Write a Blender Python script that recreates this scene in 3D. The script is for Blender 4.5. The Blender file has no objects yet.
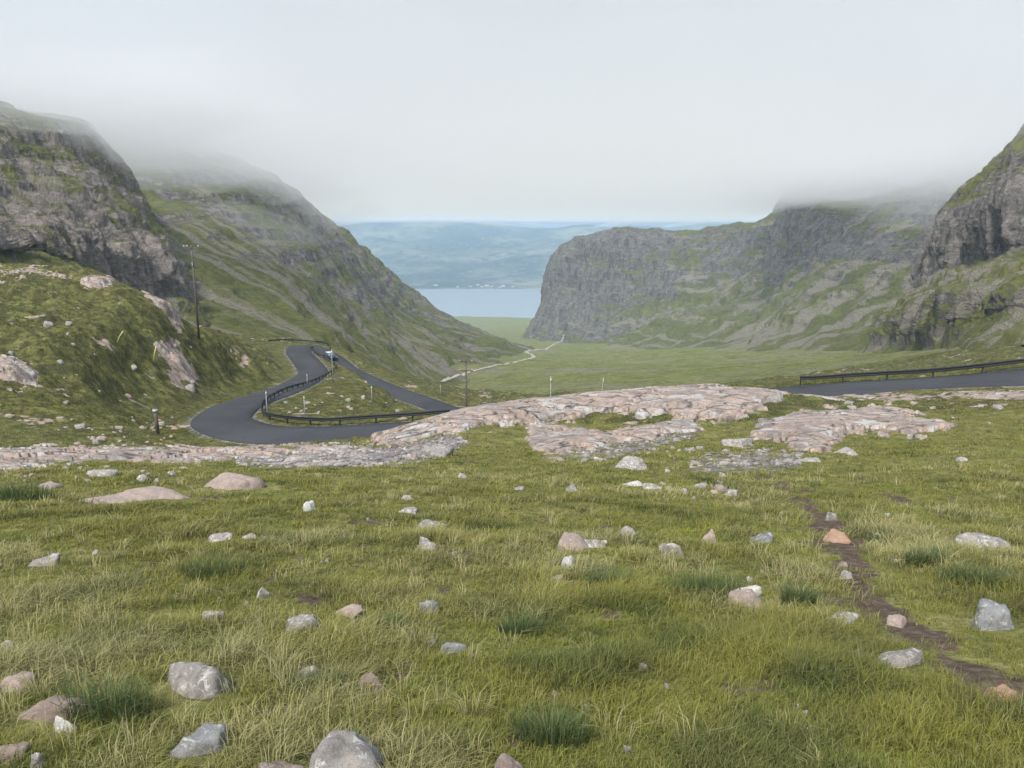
import bpy, math, random
import numpy as np
from mathutils import Vector
from mathutils.bvhtree import BVHTree

rng = np.random.default_rng(7)
random.seed(7)
scene = bpy.context.scene
COL = scene.collection

# ------------------------------------------------------------------ camera maths
F = 768.0
PITCH = math.atan(159.0 / 768.0)
SP, CP = math.sin(PITCH), math.cos(PITCH)
CZ = 1.6
SEA = CZ - 506.0


def spix(v):
    b = (384.0 - np.asarray(v, float)) / F
    return (b * CP - SP) / (CP + b * SP)


def wpt(u, v, Y):
    s = spix(v)
    Y = np.asarray(Y, float)
    w = Y * (CP - SP * s)
    return np.stack([(np.asarray(u, float) - 512) / F * w, Y + 0 * w, CZ + s * Y], -1)


def proj(x, y, z):
    zc = z - CZ
    w = np.maximum(y * CP - zc * SP, 1e-3)
    return 512 + F * x / w, 384 - F * (zc * CP + y * SP) / w


# ------------------------------------------------------------------ noise
_G = np.random.default_rng(3).normal(size=(256, 3))
_G /= np.linalg.norm(_G, axis=1, keepdims=True)
_G = _G.astype(np.float32)


def _hash(ix, iy, iz, seed):
    h = (ix.astype(np.uint32) * np.uint32(374761393) + iy.astype(np.uint32) * np.uint32(668265263)
         + iz.astype(np.uint32) * np.uint32(2147483647) + np.uint32((seed * 974634777) & 0xFFFFFFFF))
    h = (h ^ (h >> np.uint32(13))) * np.uint32(1274126177)
    h = (h ^ (h >> np.uint32(15))) * np.uint32(2246822519)
    return h ^ (h >> np.uint32(16))


def perlin(x, y, z, seed=0):
    x, y, z = np.broadcast_arrays(x, y, z)
    ix, iy, iz = np.floor(x).astype(np.int64), np.floor(y).astype(np.int64), np.floor(z).astype(np.int64)
    fx, fy, fz = (x - ix).astype(np.float32), (y - iy).astype(np.float32), (z - iz).astype(np.float32)
    sx, sy, sz = [f * f * f * (f * (f * 6 - 15) + 10) for f in (fx, fy, fz)]
    r = 0
    for dx in (0, 1):
        wx = sx if dx else 1 - sx
        for dy in (0, 1):
            wy = sy if dy else 1 - sy
            for dz in (0, 1):
                wz = sz if dz else 1 - sz
                g = _G[_hash(ix + dx, iy + dy, iz + dz, seed) & np.uint32(255)]
                r = r + wx * wy * wz * (g[..., 0] * (fx - dx) + g[..., 1] * (fy - dy) + g[..., 2] * (fz - dz))
    return r * 1.5


def fbm(x, y, z, oct=5, seed=0, gain=0.5, ridged=False):
    r, a, f = 0, 1.0, 1.0
    for o in range(oct):
        n = perlin(x * f, y * f, z * f, seed + o * 17)
        if ridged:
            n = 1 - 2 * np.abs(n)
        r = r + a * n
        a *= gain
        f *= 2.03
    return r


def worley(x, y, seed=0):
    ix, iy = np.floor(x).astype(np.int64), np.floor(y).astype(np.int64)
    f1 = np.full(x.shape, 9.0)
    f2 = np.full(x.shape, 9.0)
    cid = np.zeros(x.shape)
    for dx in (-1, 0, 1):
        for dy in (-1, 0, 1):
            h = _hash(ix + dx, iy + dy, ix * 0, seed)
            px = ix + dx + (h & np.uint32(1023)) / 1023.0
            py = iy + dy + ((h >> np.uint32(10)) & np.uint32(1023)) / 1023.0
            d = np.hypot(px - x, py - y)
            c = ((h >> np.uint32(20)) & np.uint32(1023)) / 1023.0
            near = d < f1
            f2 = np.where(near, f1, np.minimum(f2, d))
            cid = np.where(near, c, cid)
            f1 = np.where(near, d, f1)
    return f1, f2, cid


def sstep(a, b, x):
    t = np.clip((x - a) / (b - a), 0, 1)
    return t * t * (3 - 2 * t)


# ------------------------------------------------------------------ mesh helpers
def link(o, parent=None):
    COL.objects.link(o)
    if parent is not None:
        o.parent = parent
    return o


def raw_mesh(name, V, faces_flat, sizes, mat=None, parent=None, smooth=True, colors=None, cname='Col'):
    me = bpy.data.meshes.new(name)
    V = np.asarray(V, np.float32)
    me.vertices.add(len(V))
    me.vertices.foreach_set('co', V.ravel())
    faces_flat = np.asarray(faces_flat, np.int32).ravel()
    sizes = np.asarray(sizes, np.int32)
    me.loops.add(len(faces_flat))
    me.loops.foreach_set('vertex_index', faces_flat)
    me.polygons.add(len(sizes))
    st = np.zeros(len(sizes), np.int32)
    st[1:] = np.cumsum(sizes)[:-1]
    me.polygons.foreach_set('loop_start', st)
    me.polygons.foreach_set('use_smooth', np.full(len(sizes), bool(smooth)))
    me.update(calc_edges=True)
    if colors is not None:
        a = me.attributes.new(cname, 'FLOAT_COLOR', 'POINT')
        c = np.ones((len(V), 4), np.float32)
        c[:, :3] = colors
        a.data.foreach_set('color', c.ravel())
    if mat is not None:
        me.materials.append(mat)
    return link(bpy.data.objects.new(name, me), parent)


def grid_faces(n, m, keep=None):
    i = np.arange(n - 1)[:, None] * m + np.arange(m - 1)[None, :]
    q = np.stack([i, i + 1, i + m + 1, i + m], -1).reshape(-1, 4)
    if keep is not None:
        k = keep.ravel()
        q = q[k[q].any(1)]
    return q


def grid_mesh(name, P, mat, keep=None, colors=None, flip=False):
    n, m = P.shape[:2]
    q = grid_faces(n, m, keep)
    if flip:
        q = q[:, ::-1]
    V = P.reshape(-1, 3)
    c = None if colors is None else colors.reshape(-1, 3)
    if keep is not None:
        used = np.unique(q)
        mp = np.zeros(len(V), np.int64)
        mp[used] = np.arange(len(used))
        V = V[used]
        q = mp[q]
        c = None if c is None else c[used]
    return raw_mesh(name, V, q, np.full(len(q), 4), mat, colors=c, cname='mask')


class MB:
    """collects simple shapes for one mesh"""

    def __init__(s):
        s.v, s.f = [], []

    def add(s, v, f):
        b = len(s.v)
        s.v += [tuple(p) for p in v]
        s.f += [tuple(b + i for i in q) for q in f]

    def box(s, c, d, rot=0.0, taper=1.0):
        cx, cy, cz = c
        hx, hy, hz = d[0] / 2, d[1] / 2, d[2] / 2
        v = []
        for z, k in ((-hz, 1), (hz, taper)):
            for x, y in ((-hx, -hy), (hx, -hy), (hx, hy), (-hx, hy)):
                x, y = x * k, y * k
                v.append((cx + x * math.cos(rot) - y * math.sin(rot), cy + x * math.sin(rot) + y * math.cos(rot), cz + z))
        s.add(v, [(3, 2, 1, 0), (4, 5, 6, 7), (0, 1, 5, 4), (1, 2, 6, 5), (2, 3, 7, 6), (3, 0, 4, 7)])

    def tube(s, pts, radii, n=10):
        pts = [Vector(p) for p in pts]
        v, f = [], []
        for i, p in enumerate(pts):
            d = (pts[min(i + 1, len(pts) - 1)] - pts[max(i - 1, 0)]).normalized()
            a = d.orthogonal().normalized()
            b = d.cross(a)
            r = radii[i] if hasattr(radii, '__len__') else radii
            for k in range(n):
                an = 2 * math.pi * k / n
                v.append(p + a * math.cos(an) * r + b * math.sin(an) * r)
        for i in range(len(pts) - 1):
            for k in range(n):
                f.append((i * n + k, i * n + (k + 1) % n, (i + 1) * n + (k + 1) % n, (i + 1) * n + k))
        f.append(tuple(range(n))[::-1])
        f.append(tuple((len(pts) - 1) * n + k for k in range(n)))
        s.add(v, f)

    def loft(s, rings):
        n = len(rings[0])
        v = [p for r in rings for p in r]
        f = []
        for i in range(len(rings) - 1):
            for k in range(n):
                f.append((i * n + k, i * n + (k + 1) % n, (i + 1) * n + (k + 1) % n, (i + 1) * n + k))
        f.append(tuple(range(n))[::-1])
        f.append(tuple((len(rings) - 1) * n + k for k in range(n)))
        s.add(v, f)

    def build(s, name, mat, parent=None, smooth=False, bevel=0):
        me = bpy.data.meshes.new(name)
        me.from_pydata(s.v, [], s.f)
        if smooth:
            me.polygons.foreach_set('use_smooth', np.full(len(me.polygons), True))
        me.update()
        me.materials.append(mat)
        o = link(bpy.data.objects.new(name, me), parent)
        if bevel:
            md = o.modifiers.new('bevel', 'BEVEL')
            md.width = bevel
            md.segments = 2
            md.limit_method = 'ANGLE'
        return o


def tag(o, label=None, cat=None, group=None, kind=None):
    if label: o['label'] = label
    if cat: o['category'] = cat
    if group: o['group'] = group
    if kind: o['kind'] = kind
    return o


def thing(name, label, cat, loc=(0, 0, 0), rz=0.0, group=None):
    o = bpy.data.objects.new(name, None)
    o.empty_display_size = 0.2
    o.location = loc
    o.rotation_euler = (0, 0, rz)
    link(o)
    return tag(o, label, cat, group)


# ------------------------------------------------------------------ node materials
class NT:
    def __init__(s, name):
        s.mat = bpy.data.materials.new(name)
        s.mat.use_nodes = True
        s.t = s.mat.node_tree
        s.t.nodes.clear()
        s.out = s.n('ShaderNodeOutputMaterial')

    def n(s, t, **k):
        x = s.t.nodes.new(t)
        for a, b in k.items():
            setattr(x, a, b)
        return x

    def l(s, a, b):
        s.t.links.new(a, b)

    def put(s, sock, v):
        if hasattr(v, 'links') or isinstance(v, bpy.types.NodeSocket):
            s.l(v, sock)
        else:
            sock.default_value = v

    def coord(s, scale=(1, 1, 1), rnd=False):
        tc = s.n('ShaderNodeTexCoord')
        mp = s.n('ShaderNodeMapping')
        mp.inputs['Scale'].default_value = scale
        s.l(tc.outputs['Object'], mp.inputs['Vector'])
        if rnd:
            oi = s.n('ShaderNodeObjectInfo')
            m = s.n('ShaderNodeMath', operation='MULTIPLY')
            s.l(oi.outputs['Random'], m.inputs[0])
            m.inputs[1].default_value = 57.0
            s.l(m.outputs[0], mp.inputs['Location'])
        return mp.outputs[0]

    def noise(s, vec, scale, detail=5, rough=0.55, dist=0.0):
        x = s.n('ShaderNodeTexNoise')
        s.l(vec, x.inputs['Vector'])
        x.inputs['Scale'].default_value = scale
        x.inputs['Detail'].default_value = detail
        x.inputs['Roughness'].default_value = rough
        x.inputs['Distortion'].default_value = dist
        return x.outputs['Fac']

    def voro(s, vec, scale, feature='F1', out='Distance', rand=1.0):
        x = s.n('ShaderNodeTexVoronoi', feature=feature)
        s.l(vec, x.inputs['Vector'])
        x.inputs['Scale'].default_value = scale
        x.inputs['Randomness'].default_value = rand
        return x.outputs[out]

    def ramp(s, fac, stops, mode='LINEAR'):
        x = s.n('ShaderNodeValToRGB')
        x.color_ramp.interpolation = mode
        e = x.color_ramp.elements
        while len(e) < len(stops):
            e.new(0.5)
        for i, (p, c) in enumerate(stops):
            e[i].position = p
            if not hasattr(c, '__len__'):
                c = (c, c, c)
            e[i].color = (*c[:3], 1)
        s.l(fac, x.inputs[0])
        return x.outputs[0]

    def mix(s, f, a, b, blend='MIX'):
        x = s.n('ShaderNodeMix', data_type='RGBA', blend_type=blend)
        for i, v in ((0, f), (6, a), (7, b)):
            if isinstance(v, tuple):
                v = (*v[:3], 1)
            s.put(x.inputs[i], v)
        return x.outputs[2]

    def math(s, op, a, b=0.0, clamp=False):
        x = s.n('ShaderNodeMath', operation=op, use_clamp=clamp)
        s.put(x.inputs[0], a)
        s.put(x.inputs[1], b)
        return x.outputs[0]

    def attr(s, name):
        x = s.n('ShaderNodeAttribute', attribute_name=name)
        return x.outputs['Color']

    def sep(s, col):
        x = s.n('ShaderNodeSeparateColor')
        s.l(col, x.inputs[0])
        return x.outputs

    def normz(s):
        g = s.n('ShaderNodeNewGeometry')
        x = s.n('ShaderNodeSeparateXYZ')
        s.l(g.outputs['Normal'], x.inputs[0])
        return x.outputs['Z']

    def bump(s, h, strength=0.5, dist=0.05):
        x = s.n('ShaderNodeBump')
        x.inputs['Strength'].default_value = strength
        x.inputs['Distance'].default_value = dist
        s.l(h, x.inputs['Height'])
        return x.outputs[0]

    def pbr(s, col, rough=0.9, normal=None, spec=0.2, metal=0.0):
        x = s.n('ShaderNodeBsdfPrincipled')
        if isinstance(col, tuple):
            col = (*col[:3], 1)
        s.put(x.inputs['Base Color'], col)
        s.put(x.inputs['Roughness'], rough)
        x.inputs['Specular IOR Level'].default_value = spec
        x.inputs['Metallic'].default_value = metal
        if normal is not None:
            s.l(normal, x.inputs['Normal'])
        s.l(x.outputs[0], s.out.inputs[0])
        return s.mat


def simple(name, col, rough=0.6, spec=0.3, metal=0.0, var=0.25, scale=8.0):
    t = NT(name)
    c = t.coord()
    n = t.noise(c, scale, 4)
    lo = tuple(x * (1 - var) for x in col)
    hi = tuple(min(1, x * (1 + var)) for x in col)
    return t.pbr(t.ramp(n, [(0.3, lo), (0.7, hi)]), rough, None, spec, metal)


def mat_mountain(name, gscale=1.0, rock_lo=(.055, .052, .055), rock_hi=(.20, .185, .175), bias=0.0, scree=1.0, streak=True, green=1.55):
    t = NT(name)
    c = t.coord()
    mid = t.noise(c, .06 * gscale, 6, .65)
    fine = t.noise(c, .30 * gscale, 6, .72)
    vf = t.noise(c, 1.1 * gscale, 5, .75)
    strat = t.noise(t.coord((1, 1, 3.0)), .12 * gscale, 6, .7, .8)
    joint = t.noise(t.coord((1, 1, .28)), .13 * gscale, 6, .68, .8)
    ledge = t.noise(t.coord((.22, .22, 1.6)), .13 * gscale, 5, .65, .5)
    nz = t.normz()
    k = t.sep(t.attr('mask'))
    m = t.math('ADD', t.math('MULTIPLY', t.math('SUBTRACT', mid, .5), .8), nz)
    m = t.math('ADD', m, t.math('MULTIPLY', t.math('SUBTRACT', fine, .5), 1.1))
    m = t.math('ADD', m, t.math('MULTIPLY', t.math('SUBTRACT', vf, .5), .7))
    m = t.math('ADD', m, t.math('MULTIPLY', t.ramp(ledge, [(.50, 0.0), (.62, 1.0)]), .55))
    if streak:
        m = t.math('SUBTRACT', m, t.math('MULTIPLY', t.math('SUBTRACT', k[1], .5), 1.0))
    rockm = t.ramp(t.math('SUBTRACT', m, bias), [(.60, 1.0), (.80, 0.0)])
    g = green
    g1 = t.ramp(mid, [(.28, (.070 * g, .078 * g, .034)), (.45, (.105 * g, .117 * g, .042 * g)), (.6, (.135 * g, .146 * g, .050 * g)), (.75, (.25, .22, .13))])
    if streak:
        g1 = t.mix(t.ramp(k[2], [(.35, 0.0), (.75, .75)]), g1, (.185, .20, .075))
    g2 = t.ramp(fine, [(.28, (.5, .5, .52)), (.7, (1.35, 1.3, 1.22))])
    grass = t.mix(1.0, g1, g2, 'MULTIPLY')
    rk = t.ramp(t.math('ADD', t.math('MULTIPLY', strat, .5), t.math('MULTIPLY', vf, .5)),
                [(.34, rock_lo), (.5, tuple((a + b) * .45 for a, b in zip(rock_lo, rock_hi))), (.64, rock_hi)])
    rk = t.mix(1.0, rk, t.ramp(joint, [(.38, (.55, .55, .57)), (.55, (1.12, 1.1, 1.08))]), 'MULTIPLY')
    sc = t.ramp(vf, [(.3, (.20, .175, .16)), (.5, (.36, .315, .29)), (.7, (.52, .47, .44))])
    if streak:
        scm = t.math('MULTIPLY', k[0], .85 * scree)
    else:
        scm = t.math('MULTIPLY', t.ramp(t.noise(t.coord((.35, 1, 1)), .02 * gscale, 6, .75), [(.50, 0.0), (.60, 1.0)]), .75 * scree)
    scm = t.math('MULTIPLY', scm, t.ramp(vf, [(.36, 0.0), (.52, 1.0)]))
    col = t.mix(scm, grass, sc)
    col = t.mix(rockm, col, rk)
    h = t.math('ADD', fine, t.math('MULTIPLY', vf, .6))
    h = t.math('ADD', h, t.math('MULTIPLY', joint, rockm))
    return t.pbr(col, .95, t.bump(h, 1.0, 2.6 / gscale), .1)


def mat_ground(name, s=1.0, dark=0.0):
    t = NT(name)
    c = t.coord()
    b = t.noise(c, .35 * s, 4, .6)
    m = t.noise(c, 1.7 * s, 5, .65)
    f = t.noise(c, 11 * s, 5, .7)
    g = t.ramp(m, [(.27, (.050, .058, .024)), (.42, (.115, .125, .044)), (.56, (.180, .182, .064)), (.72, (.25, .225, .110))])
    g = t.mix(t.ramp(b, [(.4, 0.0), (.65, .6)]), g, (.135, .125, .045))
    g = t.mix(1.0, g, t.ramp(f, [(.25, (.4, .4, .42)), (.72, (1.45, 1.4, 1.3))]), 'MULTIPLY')
    if dark:
        hm = t.noise(t.coord(), .9, 6, .7, .3)
        g = t.mix(t.ramp(hm, [(.44, 0.0), (.56, .85)]), g, (.050, .050, .026))
        g = t.mix(dark, g, (.05, .06, .022))
    ks = t.sep(t.attr('mask'))
    jit = t.math('MULTIPLY', t.math('SUBTRACT', t.noise(c, 5 * s, 6, .75), .5), 1.6)
    k = [t.ramp(t.math('ADD', ks[q], t.math('MULTIPLY', jit, t.math('MINIMUM', 1.0, t.math('MULTIPLY', ks[q], 3.0)))), [(.40, 0.0), (.56, 1.0)]) for q in range(3)]
    soil = t.ramp(f, [(.3, (.050, .037, .027)), (.55, (.115, .085, .063)), (.75, (.21, .165, .13))])
    gv = t.ramp(t.voro(c, 9 * s, 'F1', 'Color'), [(.1, (.10, .095, .09)), (.5, (.17, .158, .15)), (.9, (.30, .275, .255))])
    rk = t.ramp(t.noise(c, 3 * s, 6, .7), [(.3, (.13, .11, .10)), (.5, (.30, .235, .20)), (.7, (.44, .35, .30))])
    col = t.mix(k[0], g, soil)
    col = t.mix(k[1], col, gv)
    col = t.mix(k[2], col, rk)
    return t.pbr(col, .95, t.bump(t.math('ADD', f, t.math('MULTIPLY', m, .8)), .8, .06 / s), .1)


def mat_rock(name, base, base2, lichen=(.55, .54, .50), lich=.5, scale=1.0, dark=(.09, .085, .08), darkamt=.35):
    t = NT(name)
    c = t.coord((1, 1, 1), True)
    a = t.noise(c, 2.2 * scale, 5, .6, .3)
    b = t.noise(c, 7 * scale, 6, .7)
    f = t.noise(c, 38 * scale, 4, .75)
    col = t.ramp(a, [(.36, base), (.60, base2)])
    col = t.mix(t.ramp(b, [(.52, 0.0), (.68, darkamt)]), col, dark)
    lm = t.ramp(t.noise(c, 4.3 * scale, 6, .72, .6), [(.60 - .12 * lich, 0.0), (.66 - .10 * lich, min(1, lich * 1.4))])
    col = t.mix(lm, col, lichen)
    col = t.mix(1.0, col, t.ramp(f, [(.25, (.62, .62, .62)), (.7, (1.22, 1.22, 1.22))]), 'MULTIPLY')
    h = t.math('ADD', t.math('MULTIPLY', b, 1.0), t.math('MULTIPLY', f, .35))
    return t.pbr(col, .88, t.bump(h, .9, .05 / scale), .2)


def mat_outcrop(name):
    t = NT(name)
    c = t.coord()
    a = t.noise(c, .45, 5, .65, .5)
    b = t.noise(c, 2.2, 6, .72)
    f = t.noise(c, 12, 5, .75)
    k = t.sep(t.attr('mask'))
    col = t.ramp(a, [(.34, (.20, .18, .17)), (.44, (.33, .255, .21)), (.55, (.39, .30, .245)), (.66, (.30, .262, .235))])
    col = t.mix(t.ramp(b, [(.46, 0.0), (.62, .75)]), col, (.185, .165, .155))
    col = t.mix(t.ramp(t.noise(c, .9, 7, .72, .8), [(.52, 0.0), (.59, .9)]), col, (.43, .41, .385))
    jn = t.voro(t.coord((.30, 1.0, 1.2)), 1.15, 'DISTANCE_TO_EDGE', 'Distance')
    jn = t.math('ADD', jn, t.math('MULTIPLY', t.math('SUBTRACT', f, .5), .06))
    col = t.mix(k[1], col, (.20, .19, .185))
    col = t.mix(t.math('MULTIPLY', t.ramp(jn, [(.010, .9), (.035, 0.0)]), t.ramp(a, [(.42, 0.0), (.58, 1.0)])), col, (.05, .045, .04))
    col = t.mix(k[0], col, (.050, .045, .040))
    col = t.mix(t.ramp(t.noise(c, 1.5, 6, .75), [(.60, 0.0), (.66, .9)]), col, (.075, .085, .030))
    col = t.mix(1.0, col, t.ramp(f, [(.25, (.60, .60, .60)), (.7, (1.22, 1.22, 1.22))]), 'MULTIPLY')
    return t.pbr(col, .9, t.bump(t.math('ADD', b, t.math('MULTIPLY', f, .4)), .32, .06), .2)


def mat_blades(name):
    t = NT(name)
    col = t.attr('Col')
    d = t.n('ShaderNodeBsdfDiffuse')
    tr = t.n('ShaderNodeBsdfTranslucent')
    mx = t.n('ShaderNodeMixShader')
    mx.inputs[0].default_value = .34
    t.l(col, d.inputs[0])
    t.l(col, tr.inputs[0])
    t.l(d.outputs[0], mx.inputs[1])
    t.l(tr.outputs[0], mx.inputs[2])
    t.l(mx.outputs[0], t.out.inputs[0])
    return t.mat


M = {}
M['left'] = mat_mountain('crag_slope', 1.8, rock_lo=(.20, .18, .165), rock_hi=(.58, .51, .46), bias=.0, scree=.9)
M['spur'] = mat_mountain('spur_slope', 1.0, rock_lo=(.12, .114, .11), rock_hi=(.48, .44, .41), bias=-.04)
M['far_r'] = mat_mountain('buttress_slope', .8, rock_lo=(.10, .098, .097), rock_hi=(.38, .355, .335), bias=.01, scree=1.0)
M['near_r'] = mat_mountain('right_crag_slope', 1.5, rock_lo=(.13, .122, .12), rock_hi=(.47, .43, .405), bias=-.08, scree=1.0, green=1.7)
M['ground'] = mat_ground('meadow_turf', 1.0)
M['hill'] = mat_ground('hillside_turf', .45, .16)
M['blades'] = mat_blades('grass_blades')
M['outcrop'] = mat_outcrop('pink_sandstone')
M['pink'] = mat_rock('pink_stone', (.27, .22, .195), (.37, .29, .25), scale=3.5, lich=.22)
M['grey'] = mat_rock('grey_stone', (.16, .148, .138), (.30, .275, .25), scale=4.5, lich=.5)
M['pale'] = mat_rock('pale_stone', (.20, .185, .17), (.34, .31, .28), scale=4.5, lich=.6, darkamt=.4)
M['white'] = mat_rock('white_stone', (.36, .345, .325), (.54, .52, .49), scale=4.5, lich=.7, darkamt=.25)
M['brown'] = mat_rock('brown_stone', (.20, .15, .125), (.30, .235, .195), scale=4.5, lich=.25)
M['orange'] = mat_rock('orange_stone', (.33, .20, .135), (.40, .265, .185), scale=4.5, lich=.1, darkamt=.25)
M['blue'] = mat_rock('blue_grey_stone', (.15, .152, .158), (.26, .26, .258), scale=4.5, lich=.45)
M['asphalt'] = (lambda t: t.pbr(t.mix(.5, t.ramp(t.noise(t.coord(), 3, 6, .7), [(.3, (.024, .026, .030)), (.7, (.052, .054, .060))]), t.ramp(t.noise(t.coord(), .12, 4, .6, .6), [(.35, (.026, .028, .033)), (.65, (.062, .064, .070))])),
                                .8, t.bump(t.noise(t.coord(), 40, 3), .4, .01), .3))(NT('asphalt'))
M['rail'] = simple('weathered_dark_steel', (.035, .037, .040), .5, .4, .3)
M['galv'] = simple('galvanised_steel', (.35, .37, .39), .45, .5, .5)
M['wood'] = simple('weathered_pole_wood', (.11, .095, .08), .9, .1, 0, .4, 3)
M['insul'] = simple('white_porcelain', (.7, .72, .72), .3, .5)
M['canepale'] = simple('pale_painted_pole', (.30, .31, .31), .6, .3)
M['yellow'] = simple('yellow_cane', (.55, .52, .18), .7, .2)

# ------------------------------------------------------------------ the lie of the land
ctrl = []


def cp(u, v, Y):
    x, y, z = wpt(u, v, Y)
    ctrl.append((x / y, math.log(y), z / y))


for tt in (-1.5, -.9, -.5, -.2, .1, .4, .7, 1.0, 1.5):
    for Y, q in ((.8, -.06), (1.5, -.11), (2.5, -.150), (5.0, -.200), (9.0, -.220), (14, -.227)):
        ctrl.append((tt, math.log(Y), q))
PROF = {
    -420: [(470, 19), (450, 26), (430, 36), (380, 50), (330, 65), (290, 82), (265, 100), (270, 125), (278, 170)],
    -220: [(470, 19), (452, 26), (434, 36), (390, 50), (340, 65), (295, 82), (262, 102), (268, 125), (277, 170)],
    0: [(468, 20), (455, 25), (446, 31), (438, 37), (412, 46), (372, 58), (332, 72), (292, 90), (267, 106), (275, 125), (288, 170)],
    110: [(468, 20), (456, 25), (447, 31), (441, 38), (422, 48), (385, 60), (345, 74), (305, 92), (279, 107), (288, 125), (303, 170)],
    180: [(467, 20), (457, 25), (450, 31), (447, 40), (440, 52), (404, 67), (374, 76), (344, 87), (319, 101), (326, 122), (335, 170)],
    245: [(466, 20), (458, 25), (452, 31), (452, 42), (451, 52)],
    255: [(372, 104), (348, 114), (334, 122), (342, 140), (340, 190)],
    288: [(378, 112), (360, 128), (347, 146), (348, 160)],
    310: [(464, 20), (456, 25), (450, 30), (452, 42), (452, 54)],
    390: [(462, 20), (453, 24), (445, 28), (446, 36), (450, 46), (445, 55)],
    450: [(460, 20), (447, 24), (434, 28), (424, 32), (426, 40), (434, 48), (436, 55)],
    530: [(460, 20), (444, 24.5), (428, 29), (412, 33), (405, 37), (414, 45), (421, 52), (420, 58)],
    640: [(457, 20), (442, 24), (427, 28), (410, 33), (399, 37.5), (405, 46), (411, 54)],
    760: [(455, 20), (440, 24.5), (425, 28.5), (407, 34), (394, 40), (398, 47), (401, 55)],
    880: [(457, 19), (440, 24), (425, 28), (409, 33), (397, 39), (393, 46), (390, 52)],
    1024: [(458, 18), (440, 22.5), (422, 27), (407, 32), (396, 38), (388, 44), (382, 49)],
    1280: [(455, 18), (432, 24), (408, 31), (388, 40), (378, 46)],
    1500: [(450, 18), (420, 24), (395, 31), (375, 40), (365, 46)],
}
for u, rows in PROF.items():
    for v, Y in rows:
        cp(u, v, Y)
for p in [(300, 402, 84), (325, 394, 98), (348, 384, 120), (372, 390, 126), (400, 402, 120), (346, 375, 145), (300, 414, 74), (390, 413, 80), (340, 410, 82),
          (430, 425, 85), (480, 430, 92), (560, 425, 98), (640, 418, 98), (760, 405, 98), (880, 388, 95), (1024, 364, 90), (1280, 335, 90), (1500, 310, 90),
          (432, 396, 165), (470, 408, 165), (400, 383, 190), (345, 360, 196), (320, 346, 215), (290, 340, 215), (560, 405, 170), (640, 400, 170),
          (760, 390, 170), (900, 373, 170), (1024, 352, 145), (1280, 315, 150), (1500, 290, 150),
          (0, 300, 260), (-420, 300, 260), (150, 335, 260), (300, 345, 400), (400, 380, 400), (430, 386, 300), (480, 369, 520), (560, 372, 450), (640, 376, 400), (760, 370, 380),
          (880, 356, 330), (1024, 336, 280), (1280, 300, 260),
          (470, 363, 700), (560, 358, 800), (640, 360, 700), (760, 353, 700), (900, 345, 600), (1100, 330, 500), (200, 340, 700),
          (520, 352, 1150), (600, 350, 1200), (700, 347, 1200), (850, 342, 1000), (300, 345, 1200),
          (480, 345, 1500), (540, 344.5, 1500), (620, 344, 1600), (800, 341, 1600),
          (400, 335, 2200), (500, 334, 2200), (560, 334, 2200), (700, 332, 2200),
          (300, 325, 3000), (400, 325, 3000), (500, 324, 3000), (600, 324, 3000), (800, 324, 3000),
          (300, 319, 3900), (380, 319, 3900), (440, 316.5, 3850), (500, 317.5, 3900), (530, 318.5, 3900), (640, 319, 3900), (800, 319, 3900),
          (300, 322, 4500), (440, 322, 4500), (560, 322, 4500), (800, 322, 4500)]:
    cp(*p)

ROADC = [(1500, 352, 50), (1250, 362, 52), (1120, 370, 53), (1000, 377.5, 54.5), (860, 387, 60), (740, 397, 63), (600, 409, 62.5), (450, 426, 61), (380, 431, 61), (300, 434.5, 62),
         (250, 431.5, 64.5), (222, 421, 70), (231, 409.5, 78), (247, 402, 86), (280, 391, 102), (300, 382.5, 120), (313, 372, 140), (306, 361, 155), (299, 352.5, 168), (300, 346.5, 178),
         (312, 347.5, 181), (333, 359, 173), (349, 371, 165), (384, 387, 150), (428, 403, 138), (470, 418, 130), (520, 430, 124)]


def catmull(P, n):
    """P (k,d) control points -> n per span samples"""
    P = np.asarray(P, float)
    Q = np.vstack([2 * P[0] - P[1], P, 2 * P[-1] - P[-2]])
    out = []
    for i in range(1, len(Q) - 2):
        t = np.linspace(0, 1, n, endpoint=False)[:, None]
        a, b, c, d = Q[i - 1], Q[i], Q[i + 1], Q[i + 2]
        out.append(.5 * (2 * b + (c - a) * t + (2 * a - 5 * b + 4 * c - d) * t * t + (3 * b - a - 3 * c + d) * t ** 3))
    out.append(P[-1:])
    return np.vstack(out)


road_ctl = np.array([wpt(*p) for p in ROADC])
road = catmull(road_ctl, 12)
for p in road[::8]:
    ctrl.append((p[0] / p[1], math.log(p[1]), (p[2] - .1) / p[1]))
ctrl = np.array(ctrl)
KL = .6
# drop near-duplicates
keep = []
for i, c in enumerate(ctrl):
    if all((ctrl[j, 0] - c[0]) ** 2 + (KL * (ctrl[j, 1] - c[1])) ** 2 > .018 ** 2 for j in keep):
        keep.append(i)
ctrl = ctrl[keep]
_cx, _cy = ctrl[:, 0], ctrl[:, 1] * KL
_C2 = .035 ** 2


def _phi(a, b):
    return np.sqrt((a[:, None] - _cx[None]) ** 2 + (b[:, None] - _cy[None]) ** 2 + _C2)


_n = len(ctrl)
_A = np.zeros((_n + 3, _n + 3))
_A[:_n, :_n] = _phi(_cx, _cy)
_A[:_n, _n:] = np.stack([np.ones(_n), _cx, _cy], 1)
_A[_n:, :_n] = _A[:_n, _n:].T
_W = np.linalg.solve(_A, np.concatenate([ctrl[:, 2], [0, 0, 0]]))


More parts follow.
